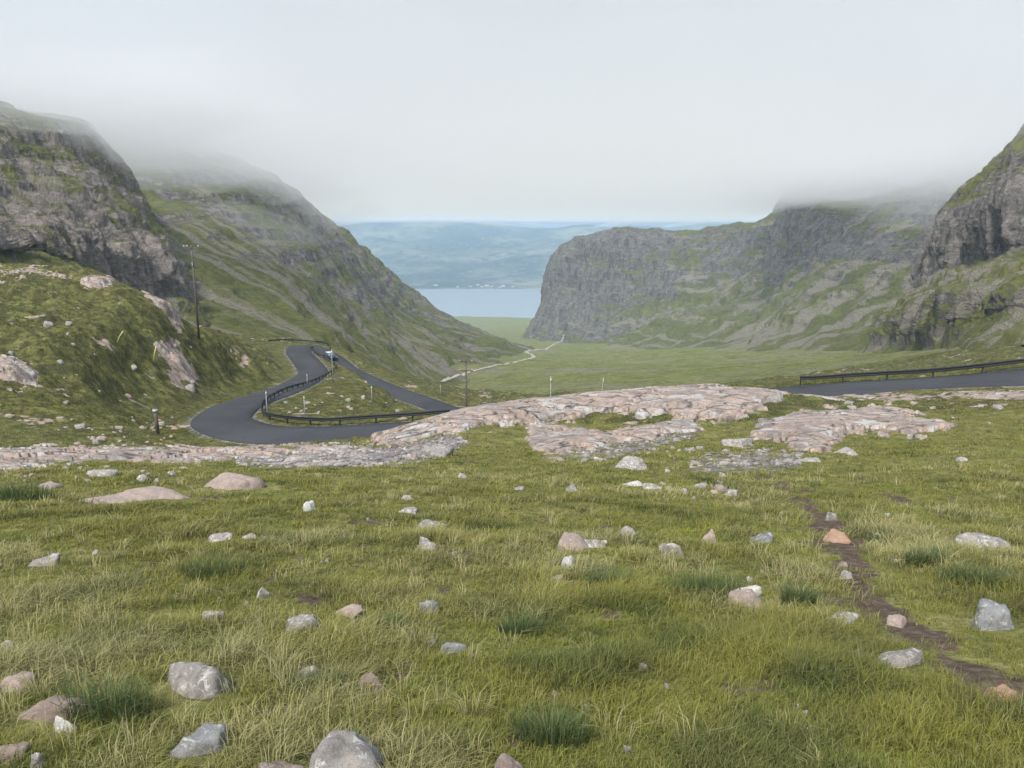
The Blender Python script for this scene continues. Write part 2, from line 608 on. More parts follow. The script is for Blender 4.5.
def H0(x, y):
    x, y = np.broadcast_arrays(np.asarray(x, float), np.asarray(y, float))
    sh = x.shape
    yy = np.maximum(y.ravel(), .6)
    t = np.clip(x.ravel() / yy, -1.7, 1.7)
    L = np.log(yy) * KL
    out = np.empty(len(t))
    for i in range(0, len(t), 100000):
        a, b = t[i:i + 100000], L[i:i + 100000]
        out[i:i + 100000] = _phi(a, b) @ _W[:_n] + _W[_n] + _W[_n + 1] * a + _W[_n + 2] * b
    return (out * np.where(y.ravel() < .6, .6, yy)).reshape(sh)


def road_dist(x, y):
    d = np.full(x.shape, 1e9)
    z = np.zeros(x.shape)
    for a, b in zip(road[:-1], road[1:]):
        dx, dy = b[0] - a[0], b[1] - a[1]
        t = np.clip(((x - a[0]) * dx + (y - a[1]) * dy) / (dx * dx + dy * dy), 0, 1)
        q = np.hypot(x - a[0] - t * dx, y - a[1] - t * dy)
        m = q < d
        d = np.where(m, q, d)
        z = np.where(m, a[2] + t * (b[2] - a[2]), z)
    return d, z


def pol_dist(pts, x, y):
    d = np.full(x.shape, 1e9)
    for a, b in zip(pts[:-1], pts[1:]):
        dx, dy = b[0] - a[0], b[1] - a[1]
        t = np.clip(((x - a[0]) * dx + (y - a[1]) * dy) / (dx * dx + dy * dy + 1e-12), 0, 1)
        d = np.minimum(d, np.hypot(x - a[0] - t * dx, y - a[1] - t * dy))
    return d


def Hd(x, y, fine=True):
    """finished ground height with humps, hollows and the road cut"""
    x, y = np.broadcast_arrays(np.asarray(x, float), np.asarray(y, float))
    z = H0(x, y)
    zz = np.zeros_like(x)
    k = sstep(3, 45, y)
    z = z + (.10 + .65 * k) * k * fbm(x / 14, y / 14, zz, 3, 11) * 1.0
    z = z + .10 * sstep(1, 8, y) * fbm(x / 2.6, y / 2.6, zz, 3, 23)
    if fine:
        z = z + (.035 + .05 * k) * fbm(x / .55, y / .55, zz, 3, 31)
    kn = sstep(38, 60, y) * (1 - sstep(200, 400, y))
    z = z + kn * .75 * fbm(x / 5.0, y / 5.0, zz, 6, 53, .58)
    far = sstep(150, 700, y)
    z = z + far * 5 * fbm(x / 160, y / 160, zz, 5, 41)
    m = (y > 42) & (y < 205)
    if m.any():
        d, rz = road_dist(x[m], y[m])
        w = 1 - sstep(3.7, 16.0, d + 2.0 * fbm(x[m] / 6, y[m] / 6, zz[m], 3, 57) * sstep(4, 7, d))
        zm = z[m]
        zm = zm + (rz - .14 - zm) * w
        z = z.copy()
        z[m] = zm
    return z


def cast(uv):
    """first ground point seen at each pixel"""
    uv = np.atleast_2d(np.asarray(uv, float))
    Ys = np.exp(np.linspace(math.log(1.3), math.log(260), 700))
    out = []
    for u, v in uv:
        s = spix(v)
        w = Ys * (CP - SP * s)
        x = (u - 512) / F * w
        zr = CZ + s * Ys
        g = Hd(x, Ys)
        i = int(np.argmax(g >= zr)) if (g >= zr).any() else int(np.argmin(zr - g))
        if i > 0 and g[i] >= zr[i]:
            a, b = zr[i - 1] - g[i - 1], g[i] - zr[i]
            f = a / (a + b + 1e-9)
            Y = Ys[i - 1] + f * (Ys[i] - Ys[i - 1])
        else:
            Y = Ys[i]
        xx = (u - 512) / F * Y * (CP - SP * s)
        out.append((xx, Y, float(Hd(np.array([xx]), np.array([Y]))[0])))
    return np.array(out)


# ------------------------------------------------------------------ paths, bare patches
PATHPX = [(1060, 715), (1000, 692), (955, 665), (925, 640), (885, 615), (855, 592), (848, 570), (842, 545), (828, 520), (805, 500), (780, 482), (745, 465)]
path_pts = cast(PATHPX)


def sd_poly(poly, u, v):
    """signed distance in pixels, positive inside"""
    d = np.full(u.shape, 1e9)
    ins = np.zeros(u.shape, bool)
    n = len(poly)
    for i in range(n):
        a, b = poly[i], poly[(i + 1) % n]
        ex, ey = b[0] - a[0], b[1] - a[1]
        t = np.clip(((u - a[0]) * ex + (v - a[1]) * ey) / (ex * ex + ey * ey + 1e-9), 0, 1)
        d = np.minimum(d, np.hypot(u - a[0] - t * ex, v - a[1] - t * ey))
        c = ((a[1] > v) != (b[1] > v)) & (u < (b[0] - a[0]) * (v - a[1]) / (b[1] - a[1] + 1e-12) + a[0])
        ins ^= c
    return np.where(ins, d, -d)


# outcrops: outline, grassy holes, height, label
OUT = [
    dict(poly=[(372, 440), (395, 428), (440, 415), (490, 405), (540, 397), (600, 392), (700, 388), (765, 388), (790, 392), (770, 400), (752, 412), (722, 421), (690, 418), (670, 411), (600, 413), (545, 420),
               (532, 424), (500, 420), (455, 430), (420, 440), (395, 446)], holes=[], lift=.42, Y=(22, 50),
         label='long pink sandstone outcrop forming the ridge in front of the road'),
    dict(poly=[(528, 427), (560, 428), (610, 431), (650, 427), (695, 421), (700, 428), (660, 437), (612, 443), (580, 452), (545, 455), (530, 446)], holes=[(575, 425, 8)], lift=.25, Y=(19, 34),
         label='lower pink rock shelf with grey rubble under the main ridge outcrop'),
    dict(poly=[(752, 436), (762, 425), (800, 415), (850, 409), (895, 409), (915, 418), (950, 426), (948, 431), (905, 431), (850, 433), (835, 444), (812, 452), (790, 449), (785, 440)], holes=[], lift=.34, Y=(18, 36),
         label='rounded pink and grey rock outcrop standing alone below the right-hand road'),
    dict(poly=[(-60, 452), (0, 450), (70, 449), (150, 450), (215, 446), (300, 447), (370, 447), (372, 452), (300, 457), (240, 458), (190, 463), (130, 461), (60, 462), (0, 470), (-60, 474)], holes=[], lift=.25, Y=(18, 40), gap=(26, .02, .38),
         label='low band of cracked pink rock along the near verge left of the hairpin'),
    dict(poly=[(795, 390), (830, 387), (880, 391), (925, 395), (905, 398), (860, 397), (810, 396)], holes=[], lift=.16, Y=(30, 48),
         label='thin pale rock strip at the near edge of the right-hand road'),
    dict(poly=[(925, 398), (960, 391), (1010, 391), (1060, 395), (1060, 399), (1000, 399)], holes=[], lift=.12, Y=(30, 48),
         label='low stony rock strip beside the road at the right edge'),
    dict(poly=[(80, 279), (92, 274), (112, 275), (116, 283), (105, 289), (90, 287)], holes=[], lift=.6, Y=(80, 112),
         label='small pale crag on the crest of the left knoll'),
    dict(poly=[(148, 296), (165, 292), (188, 304), (196, 314), (180, 316), (158, 308)], holes=[], lift=.6, Y=(80, 112),
         label='stepped pale pink ledges on the knoll crest beside the tall pole'),
    dict(poly=[(152, 344), (170, 340), (182, 352), (192, 364), (200, 380), (192, 386), (180, 376), (172, 368), (160, 356)], holes=[], lift=.22, Y=(60, 100), gap=(14, -.05, .35),
         label='bare pink rock scar running down the flank of the left knoll'),
    dict(poly=[(0, 270), (30, 267), (62, 273), (78, 280), (60, 278), (30, 273), (0, 275)], holes=[], lift=.6, Y=(80, 112),
         label='pale rim of rock along the skyline of the left knoll'),
    dict(poly=[(208, 322), (226, 318), (240, 322), (238, 330), (222, 330)], holes=[], lift=.5, Y=(90, 128),
         label='pale block of rock on the knoll shoulder right of the tall pole'),
    dict(poly=[(-20, 362), (12, 358), (40, 372), (36, 386), (10, 380)], holes=[], lift=.5, Y=(45, 80),
         label='half-buried grey rock patch low on the left knoll at the frame edge'),
]


def out_masks(x, y, z):
    """max signed px distance to any outcrop outline"""
    u, v = proj(x, y, z)
    m = np.full(x.shape, -1e9)
    for o in OUT:
        k = (y > o['Y'][0]) & (y < o['Y'][1])
        if k.any():
            m[k] = np.maximum(m[k], sd_poly(o['poly'], u[k], v[k]))
    return m


GRAVEL = [(225, 462), (300, 452), (370, 448), (405, 446), (445, 436), (470, 442), (440, 455), (400, 462), (340, 468), (280, 466)]
GRAVEL2 = [(560, 456), (590, 444), (640, 438), (690, 430), (700, 436), (660, 448), (600, 460)]
GRAVEL3 = [(690, 470), (700, 455), (760, 448), (800, 452), (800, 470), (760, 482), (710, 482)]
BARE = [(445, 590, 14), (300, 560, 10), (290, 650, 12), (250, 545, 12), (520, 740, 14), (610, 615, 12), (590, 700, 10), (400, 720, 10), (270, 580, 10), (900, 500, 16), (120, 600, 10), (760, 462, 30), (560, 600, 8), (660, 720, 10)]
bare_pts = cast([(b[0], b[1]) for b in BARE])


def ground_mask(x, y, z):
    zz = np.zeros_like(x)
    n = fbm(x / .5, y / .5, zz, 4, 77)
    nb = fbm(x / 3, y / 3, zz, 4, 78)
    soil = np.zeros_like(x)
    m = y < 30
    if m.any():
        d = pol_dist(path_pts, x[m], y[m])
        soil[m] = sstep(.16, -.14, d - .14 + .15 * nb[m] - .22 * n[m] + .22 * sstep(9, 14, y[m]))
        for (bu, bv, br), p in zip(BARE, bare_pts):
            r = br * p[1] / F * 1.2
            q = np.hypot(x[m] - p[0], (y[m] - p[1]) * .5)
            soil[m] = np.maximum(soil[m], .9 * sstep(r, .2 * r, q + .35 * r * n[m]))
    soil = np.maximum(soil, .8 * sstep(.42, .72, fbm(x / .9, y / .9, zz, 4, 83, .55)) * sstep(26, 18, y))
    u, v = proj(x, y, z)
    gr = np.zeros_like(x)
    k = (y > 16) & (y < 45)
    if k.any():
        for g in (GRAVEL, GRAVEL2, GRAVEL3):
            sd = sd_poly(g, u[k], v[k])
            gr[k] = np.maximum(gr[k], sstep(-3, 5, sd + 6 * n[k]) * (1.0 if g is GRAVEL else .55))
    rk = np.zeros_like(x)
    k = y > 16
    if k.any():
        rk[k] = sstep(.50, .72, fbm(x[k] / 6, y[k] / 6, zz[k], 5, 79, .6) + .25 * n[k]) * sstep(16, 38, y[k])
        mm = out_masks(x[k], y[k], z[k])
        rk[k] = np.maximum(rk[k], sstep(-3, 4, mm + 5 * n[k]) * .75)
        kk = k & (y > 45) & (y < 205)
        if kk.any():
            d, _ = road_dist(x[kk], y[kk])
            gr[kk] = np.maximum(gr[kk], sstep(3.6, 2.9, d + 1.1 * n[kk] + .4 * nb[kk]) * .62)
    return np.stack([soil, gr, rk], -1), n, nb


def ground_sheet(name, t0, t1, nt, Y0, Y1, ny, mat, extra_back=False, sink=0.0):
    Y = np.exp(np.linspace(math.log(Y0), math.log(Y1), ny))
    t = np.linspace(t0, t1, nt)
    X = t[None, :] * Y[:, None]
    YY = np.repeat(Y[:, None], nt, 1)
    if extra_back:
        yb = np.array([-25., -8., -2., .1])
        xb = np.stack([np.linspace(-40, 40, nt), np.linspace(-12, 12, nt), np.linspace(-4, 4, nt), np.linspace(-1.2, 1.2, nt)])
        X = np.vstack([xb, X])
        YY = np.vstack([np.repeat(yb[:, None], nt, 1), YY])
    Z = Hd(X, YY)
    if extra_back:
        Z[:3] = np.array([.4, .15, .05])[:, None]
    if sink:
        Z = Z - sink * (1 - sstep(Y0, Y0 * 1.12, YY))
    msk = np.zeros(X.shape + (3,))
    if Y0 < 300:
        msk, _, _ = ground_mask(X, YY, Z)
    P = np.stack([X, YY, Z], -1)
    return tag(grid_mesh(name, P, mat, colors=msk), kind='structure')


ground_sheet('ground', -1.35, 1.35, 1000, .6, 30, 620, M['ground'], extra_back=True)
ground_sheet('hillside', -1.2, 1.25, 1200, 28.5, 235, 800, M['hill'], sink=.25)
M['valley'] = mat_mountain('valley_turf', 1.2, rock_lo=(.12, .105, .085), rock_hi=(.34, .31, .26), bias=-.20, scree=.8, streak=False, green=2.4)
ground_sheet('valley', -1.0, 1.2, 800, 220, 4600, 420, M['valley'], sink=1.2)


# ------------------------------------------------------------------ mountains
def patch(name, net, nu, nv, mat, amp, lam, terr, terr_amt, seed, vert=1.0, skew=0.0, cragf=None, topflat=0.0):
    net = np.array(net, float)                      # cols, rows, (u,v,Y)
    net[..., 2] = np.log(net[..., 2])

    def resamp(A, n):                               # along axis 0
        k = len(A)
        D = np.diff(A, axis=0)
        T = np.zeros_like(A)
        pr = D[:-1] * D[1:]
        T[1:-1] = np.where(pr > 0, 2 * pr / (D[:-1] + D[1:] + np.where(D[:-1] + D[1:] == 0, 1e-9, 0)), 0)
        T[0], T[-1] = D[0], D[-1]
        s_ = np.linspace(0, k - 1 - 1e-6, n)
        i = np.floor(s_).astype(int)
        t = (s_ - i).reshape((-1,) + (1,) * (A.ndim - 1))
        a, b = A[i], A[i + 1]
        return (a * (1 + 2 * t) * (1 - t) ** 2 + T[i] * t * (1 - t) ** 2 + b * t * t * (3 - 2 * t) + T[i + 1] * t * t * (t - 1))
    G = resamp(net, nu)
    G = resamp(G.transpose(1, 0, 2), nv)            # rows, cols
    P = wpt(G[..., 0], G[..., 1], np.exp(G[..., 2]))
    du = np.gradient(P, axis=1)
    dv = np.gradient(P, axis=0)
    N = np.cross(du, dv)
    N /= np.linalg.norm(N, axis=-1, keepdims=True) + 1e-9
    x, y, z = P[..., 0], P[..., 1], P[..., 2]
    steep = 1 - np.clip(np.abs(N[..., 2]), 0, 1)
    n1 = fbm(x / lam, y / lam, z / (lam * 1.6), 8, seed, .56)
    rg = fbm(x / (lam * .55), y / (lam * .55), z / (lam * 1.8), 7, seed + 50, .55, True) - .6
    d = amp * n1 + amp * .55 * vert * rg * (.35 + steep)
    fr = np.linspace(0, 1, nv)[:, None] + 0 * x
    sc_ = np.linspace(0, 1, nu)[None] + 0 * x
    d = d * (.15 + .85 * sstep(.02, .18, fr)) * (1 - topflat * sstep(.66, .82, fr))
    P = P + N * d[..., None]
    z = P[..., 2]
    # sandstone beds: steps in height
    w = fbm(x / (lam * 1.3), y / (lam * 1.3), z * 0, 4, seed + 90)
    for T, am in ((terr, terr_amt), (terr * .37, terr_amt * .8)):
        q = z / T + .55 * w
        f = q - np.floor(q)
        st = sstep(.38, .72, f) - f
        loc = np.clip(.55 + .9 * perlin(x / (lam * .9), y / (lam * .9), z / (lam * .6), seed + 7), 0, 1)
        z = z + am * T * st * loc
    P[..., 2] = z
    # streaks of scree and turf down the fall line
    c_ = np.cumsum(np.linalg.norm(np.diff(P, axis=1, prepend=P[:, :1]), axis=-1), 1)
    r_ = np.cumsum(np.linalg.norm(np.diff(P, axis=0, prepend=P[:1]), axis=-1), 0)
    c_ = np.repeat(c_[nv // 2][None], nv, 0)
    cc = c_ + skew * r_ + lam * .25 * n1
    st1 = fbm(cc / (lam * .30), r_ / (lam * 3.2), 0 * cc, 5, seed + 70, .6)
    st2 = fbm(cc / (lam * .16), r_ / (lam * 1.6), 0 * cc, 5, seed + 80, .65)
    frac = np.linspace(0, 1, nv)[:, None] + 0 * cc
    scree = sstep(.12, .55, st1 + .35 * st2 + .25 * (1 - 2.2 * np.abs(frac - .35)))
    crag = np.clip(.5 + .55 * fbm(x / (lam * .8), y / (lam * .8), P[..., 2] / (lam * .35), 6, seed + 33, .6), 0, 1)
    if cragf is not None:
        crag = np.clip(crag + cragf(fr, sc_, st2) - .45 * (1 - sstep(.08, .34, fr + .12 * st2)), 0, 1)
    return tag(grid_mesh(name, P, mat, colors=np.stack([scree, crag, np.clip(.5 + .6 * st2, 0, 1)], -1)), kind='structure')


L1 = [
    [(-330, 300, 90), (-320, 250, 125), (-310, 205, 135), (-300, 150, 190), (-300, 90, 230), (-300, 40, 280), (-300, 30, 350)],
    [(-110, 300, 105), (-95, 266, 150), (-88, 230, 160), (-85, 172, 220), (-80, 118, 270), (-80, 76, 320), (-80, 70, 400)],
    [(0, 302, 120), (0, 262, 190), (0, 236, 197), (0, 182, 262), (0, 134, 305), (0, 106, 345), (0, 108, 430)],
    [(65, 305, 135), (60, 265, 215), (58, 228, 223), (56, 182, 292), (52, 144, 330), (48, 117, 370), (50, 116, 470)],
    [(125, 312, 150), (114, 278, 242), (106, 236, 250), (100, 196, 322), (90, 158, 356), (80, 120, 400), (84, 122, 500)],
    [(168, 322, 170), (157, 296, 272), (147, 252, 280), (134, 220, 345), (118, 184, 382), (104, 142, 430), (104, 144, 530)],
    [(208, 338, 200), (196, 320, 300), (182, 286, 308), (163, 256, 372), (144, 220, 412), (126, 172, 460), (122, 176, 560)],
    [(202, 342, 330), (192, 330, 400), (180, 306, 430), (162, 280, 480), (144, 244, 520), (124, 190, 560), (120, 190, 650)],
]
L2 = [
    [(40, 330, 270), (30, 290, 360), (30, 240, 480), (30, 180, 600), (30, 120, 700), (30, 80, 850)],
    [(200, 340, 235), (180, 298, 340), (165, 250, 475), (155, 195, 600), (150, 142, 720), (150, 110, 850)],
    [(290, 352, 212), (266, 312, 325), (250, 270, 465), (238, 220, 625), (228, 166, 780), (225, 156, 950)],
    [(345, 372, 222), (326, 331, 345), (310, 291, 505), (297, 241, 705), (284, 188, 880), (286, 188, 1050)],
    [(400, 392, 235), (377, 355, 385), (358, 317, 565), (343, 276, 785), (328, 224, 980), (335, 228, 1150)],
    [(442, 397, 280), (426, 365, 455), (406, 332, 685), (389, 301, 905), (372, 258, 1120), (380, 264, 1300)],
    [(482, 377, 520), (464, 354, 705), (442, 329, 905), (426, 313, 1085), (408, 287, 1250), (418, 297, 1400)],
    [(522, 360, 900), (507, 347, 1005), (482, 335, 1125), (462, 323, 1250), (438, 312, 1350), (448, 322, 1500)],
    [(552, 357, 1200), (537, 350, 1300), (512, 346, 1380), (490, 338, 1450), (465, 328, 1500), (475, 336, 1650)],
]
R1 = [
    [(552, 358, 2400), (548, 336, 2350), (564, 294, 2350), (580, 258, 2350), (604, 240, 2300), (625, 248, 2700)],
    [(510, 356, 1900), (522, 341, 1900), (543, 302, 1905), (552, 264, 1910), (570, 243, 1930), (600, 242, 2300)],
    [(560, 356, 1640), (564, 342, 1690), (577, 302, 1722), (584, 266, 1745), (592, 234, 1780), (610, 240, 2200)],
    [(638, 352, 1250), (638, 333, 1480), (645, 309, 1580), (650, 270, 1630), (660, 232, 1690), (665, 238, 2100)],
    [(700, 354, 930), (700, 324, 1270), (704, 284, 1470), (708, 256, 1550), (712, 230, 1640), (716, 236, 2000)],
    [(754, 358, 740), (756, 323, 1070), (760, 283, 1300), (764, 250, 1400), (766, 221, 1500), (772, 219, 1900)],
    [(810, 361, 600), (806, 321, 910), (806, 276, 1140), (806, 236, 1245), (806, 190, 1360), (808, 165, 1700)],
    [(874, 362, 460), (868, 319, 750), (866, 271, 980), (866, 224, 1130), (866, 176, 1260), (866, 145, 1500)],
    [(944, 361, 375), (936, 313, 600), (934, 266, 800), (932, 217, 980), (930, 168, 1120), (930, 130, 1300)],
    [(1024, 354, 310), (1010, 306, 470), (1004, 256, 640), (1000, 207, 800), (1000, 160, 950), (1000, 120, 1100)],
    [(1210, 342, 250), (1190, 290, 350), (1170, 240, 470), (1160, 190, 620), (1150, 138, 740), (1150, 95, 900)],
]
R2 = [
    [(905, 358, 630), (915, 342, 620), (928, 325, 630), (947, 303, 630), (967, 250, 640), (987, 220, 660), (1000, 205, 720)],
    [(860, 356, 480), (879, 340, 480), (892, 324, 484), (913, 299, 492), (937, 244, 498), (964, 204, 522), (985, 188, 600)],
    [(918, 355, 330), (915, 333, 360), (922, 304, 368), (946, 268, 425), (954, 216, 434), (988, 174, 480), (1010, 155, 560)],
    [(1000, 352, 205), (985, 320, 260), (990, 291, 267), (1004, 254, 340), (1010, 194, 349), (1028, 138, 400), (1040, 120, 470)],
    [(1110, 346, 155), (1095, 294, 215), (1092, 266, 221), (1100, 230, 280), (1100, 168, 288), (1110, 100, 340), (1110, 70, 400)],
    [(1300, 335, 125), (1280, 272, 180), (1270, 245, 185), (1260, 210, 230), (1260, 140, 237), (1260, 60, 290), (1260, 30, 350)],
]
def band(f, a, b, w=.05):
    return sstep(a - w, a + w, f) * (1 - sstep(b - w, b + w, f))


patch('mountain', L1, 620, 580, M['left'], 6.0, 36, 8, .45, 101, 1.3, .3, lambda f, c, n: .35 * band(f, .16, .40) - .02 + .10 * f, .75)
patch('mountain', L2, 700, 540, M['spur'], 7.5, 95, 16, .38, 202, 1.0, .7, lambda f, c, n: -.22 + .42 * band(f, .42, .9, .12) + .15 * (c > .8))
patch('mountain', R1, 780, 520, M['far_r'], 12.0, 140, 24, .40, 303, 1.5, -.9, lambda f, c, n: .30 * (1 - sstep(.24, .34, c + .06 * n)) * band(f, .18, .95) + sstep(.26, .36, c) * (-.42 + .55 * band(f, .42, .86, .08) + .3 * band(f, .2, .42) * (n > .2)))
patch('mountain', R2, 580, 560, M['near_r'], 4.5, 50, 12, .42, 404, 2.0, -1.1, lambda f, c, n: -.52 + .80 * band(f, .48, .69, .025) + .55 * band(f, .17, .33, .03) * (.5 + n) + .25 * band(f, .7, 1.1))

# ------------------------------------------------------------------ far shore and loch
def far_hills():
    nx, ny = 600, 260
    Y = np.exp(np.linspace(math.log(6000), math.log(12300), ny))
    t = np.linspace(-.62, .62, nx)
    X = t[None] * Y[:, None]
    YY = np.repeat(Y[:, None], nx, 1)
    vv = np.interp(YY, [6000, 6110, 6300, 6550, 7000, 8000, 9500, 11500, 12300], [294, 290.6, 288, 285, 279, 262, 245, 226, 232])
    Z = CZ + spix(vv) * YY
    k = sstep(6500, 9000, YY)
    Z = Z + k * 110 * (fbm(X / 1300, YY / 1500, X * 0, 5, 909)) + k * 45 * (fbm(X / 2600, YY / 1400, X * 0, 4, 919, .5, True) - .5)
    Z = Z + 9 * fbm(X / 220, YY / 220, X * 0, 4, 929) * sstep(6200, 7000, YY)
    t = NT('far_hill_slopes')
    c = t.coord()
    n = t.noise(c, .0011, 5, .6)
    f = t.noise(c, .008, 4, .65)
    col = t.ramp(n, [(.40, (.012, .022, .014)), (.47, (.06, .07, .03)), (.53, (.17, .17, .09)), (.64, (.32, .30, .19))])
    col = t.mix(t.ramp(f, [(.50, 0.0), (.58, .9)]), col, (.012, .022, .012))
    col = t.mix(t.ramp(t.noise(c, .016, 3, .6), [(.60, 0.0), (.66, .8)]), col, (.36, .36, .24))
    m = t.pbr(col, .95)
    tag(grid_mesh('far_hills', np.stack([X, YY, Z], -1), m), kind='structure')
    return


far_hills()
t = NT('loch_water')
wn = t.noise(t.coord((1, 1.0, 1)), .05, 4, .6)
t.pbr((.36, .39, .41), .2, t.bump(wn, .10, 1.0), .6)
tag(raw_mesh('water', [(-6500, 3300, SEA), (6500, 3300, SEA), (6500, 7200, SEA), (-6500, 7200, SEA)], [0, 1, 2, 3], [4], t.mat), kind='structure')

# houses on the far shore
_fo = scene.objects['far_hills'].data
_co = np.empty(len(_fo.vertices) * 3, np.float32)
_fo.vertices.foreach_get('co', _co)
_q = np.empty(len(_fo.loops), np.int32)
_fo.loops.foreach_get('vertex_index', _q)
_fb = BVHTree.FromPolygons(_co.reshape(-1, 3).tolist(), _q.reshape(-1, 4).tolist())


def shore(x, y):
    h = _fb.ray_cast(Vector((x, y, 900)), Vector((0, 0, -1)))
    return h[0].z - 1


M['wall'] = simple('white_render', (.75, .74, .70), .8, .2)
M['slate'] = simple('slate_roof', (.10, .10, .11), .8, .2)
for i, (u, Y, sc_, lab) in enumerate([(487, 6470, 2.2, ''), (482, 6380, 1.6, ''), (492, 6400, 1.8, ''), (503, 6430, 2.4, ''), (500, 6340, 1.6, ''), (471, 6400, 1.7, ''), (513, 6360, 1.8, ''), (458, 6350, 1.6, ''), (436, 6480, 2.2, ''), (478, 6520, 1.8, '')]):
    x = (u - 512) / F * Y * 1.0
    z = shore(x, Y)
    h = thing('house', 'tiny white house on the wooded far shore of the loch', 'house', (x, Y, z), .2 * (i % 3), 'white houses on the far shore')
    b = MB(); b.box((0, 0, 2.5 * sc_), (15 * sc_, 7 * sc_, 7 * sc_)); b.build('wall', M['wall'], h)
    r = MB()
    w, d, z0, z1 = 7.8 * sc_, 3.9 * sc_, 6 * sc_, 9.5 * sc_
    r.add([(-w, -d, z0), (w, -d, z0), (w, d, z0), (-w, d, z0), (-w, 0, z1), (w, 0, z1)], [(0, 1, 5, 4), (2, 3, 4, 5), (1, 2, 5), (3, 0, 4), (3, 2, 1, 0)])
    r.build('roof', M['slate'], h)

# ------------------------------------------------------------------ road and tracks
def ribbon(name, pts, hw, mat, th=.12, zoff=0.0):
    pts = np.asarray(pts, float)
    d = np.gradient(pts[:, :2], axis=0)
    d /= np.linalg.norm(d, axis=1, keepdims=True) + 1e-9
    nrm = np.stack([-d[:, 1], d[:, 0]], 1)
    offs = np.array([-1, -.98, -.5, 0, .5, .98, 1])
    dz = np.array([-th, 0, .03, .05, .03, 0, -th]) + zoff
    P = np.zeros((len(pts), len(offs), 3))
    for k, (o, zz) in enumerate(zip(offs, dz)):
        P[:, k, :2] = pts[:, :2] + nrm * o * hw
        P[:, k, 2] = pts[:, 2] + zz
    return grid_mesh(name, P, mat)


tag(ribbon('road', road, 2.75, M['asphalt'], .16), kind='structure')

# distant gravel track: dropped onto whichever slope lies under it
bvhs = []
for o in [o for o in scene.objects if o.name.split('.')[0] in ('mountain', 'valley', 'hillside')]:
    me = o.data
    n = len(me.polygons)
    q = np.empty(len(me.loops), np.int32)
    me.loops.foreach_get('vertex_index', q)
    co = np.empty(len(me.vertices) * 3, np.float32)
    me.vertices.foreach_get('co', co)
    bvhs.append(BVHTree.FromPolygons(co.reshape(-1, 3).tolist(), q.reshape(-1, 4).tolist()))


def ray_px(u, v):
    d = Vector(wpt(u, v, 1.0)) - Vector((0, 0, CZ))
    best = None
    for b in bvhs:
        h = b.ray_cast(Vector((0, 0, CZ)), d)
        if h[0] is not None and (best is None or h[3] < best[3]):
            best = h
    return best[0] if best else None


def drop(x, y):
    best = None
    for b in bvhs:
        h = b.ray_cast(Vector((x, y, 900)), Vector((0, 0, -1)))
        if h[0] is not None and (best is None or h[0].z > best):
            best = h[0].z
    return best


M['track'] = simple('pale_gravel', (.46, .42, .36), .95, .1, 0, .2, .5)
for pxs, hw in (([(441, 382, 350), (450, 378.5, 415), (470, 372, 520), (495, 366, 660), (515, 362, 790), (530, 359, 890), (536, 356.5, 970), (530, 354, 1060), (524, 351.5, 1150), (533, 350, 1260), (546, 349, 1380)], 3.2),
                ([(545, 350), (555, 343), (564, 337.5)], 3.0)):
    px = np.array([p[:2] for p in pxs], float)
    sg = np.r_[0, np.cumsum(np.hypot(*np.diff(px, axis=0).T))]
    st = np.linspace(0, sg[-1], int(sg[-1] / 2.5))
    pts = [ray_px(a_, b_) for a_, b_ in zip(np.interp(st, sg, px[:, 0]), np.interp(st, sg, px[:, 1]))]
    pts = np.array([p for p in pts if p is not None])
    for _ in range(2):
        pts[1:-1] = (pts[:-2] + 2 * pts[1:-1] + pts[2:]) / 4
    pts = catmull(pts, 10)
    d = np.gradient(pts[:, :2], axis=0)
    d /= np.linalg.norm(d, axis=1, keepdims=True) + 1e-9
    P = np.zeros((len(pts), 5, 3))
    for k, o in enumerate((-1, -.5, 0, .5, 1)):
        hw_ = hw * np.interp(pts[:, 1], [300, 900], [.26, .75])
        P[:, k, 0] = pts[:, 0] - d[:, 1] * o * hw_
        P[:, k, 1] = pts[:, 1] + d[:, 0] * o * hw_
        for i in range(len(pts)):
            z = drop(P[i, k, 0], P[i, k, 1])
            P[i, k, 2] = (z if z is not None else pts[i, 2]) + .2
    for k in range(5):  # graded surface
        P[:, k, 2] = np.convolve(np.pad(P[:, k, 2], 1, 'edge'), np.ones(3) / 3, 'valid') + .15
    tag(grid_mesh('path', P, M['track']), kind='structure')

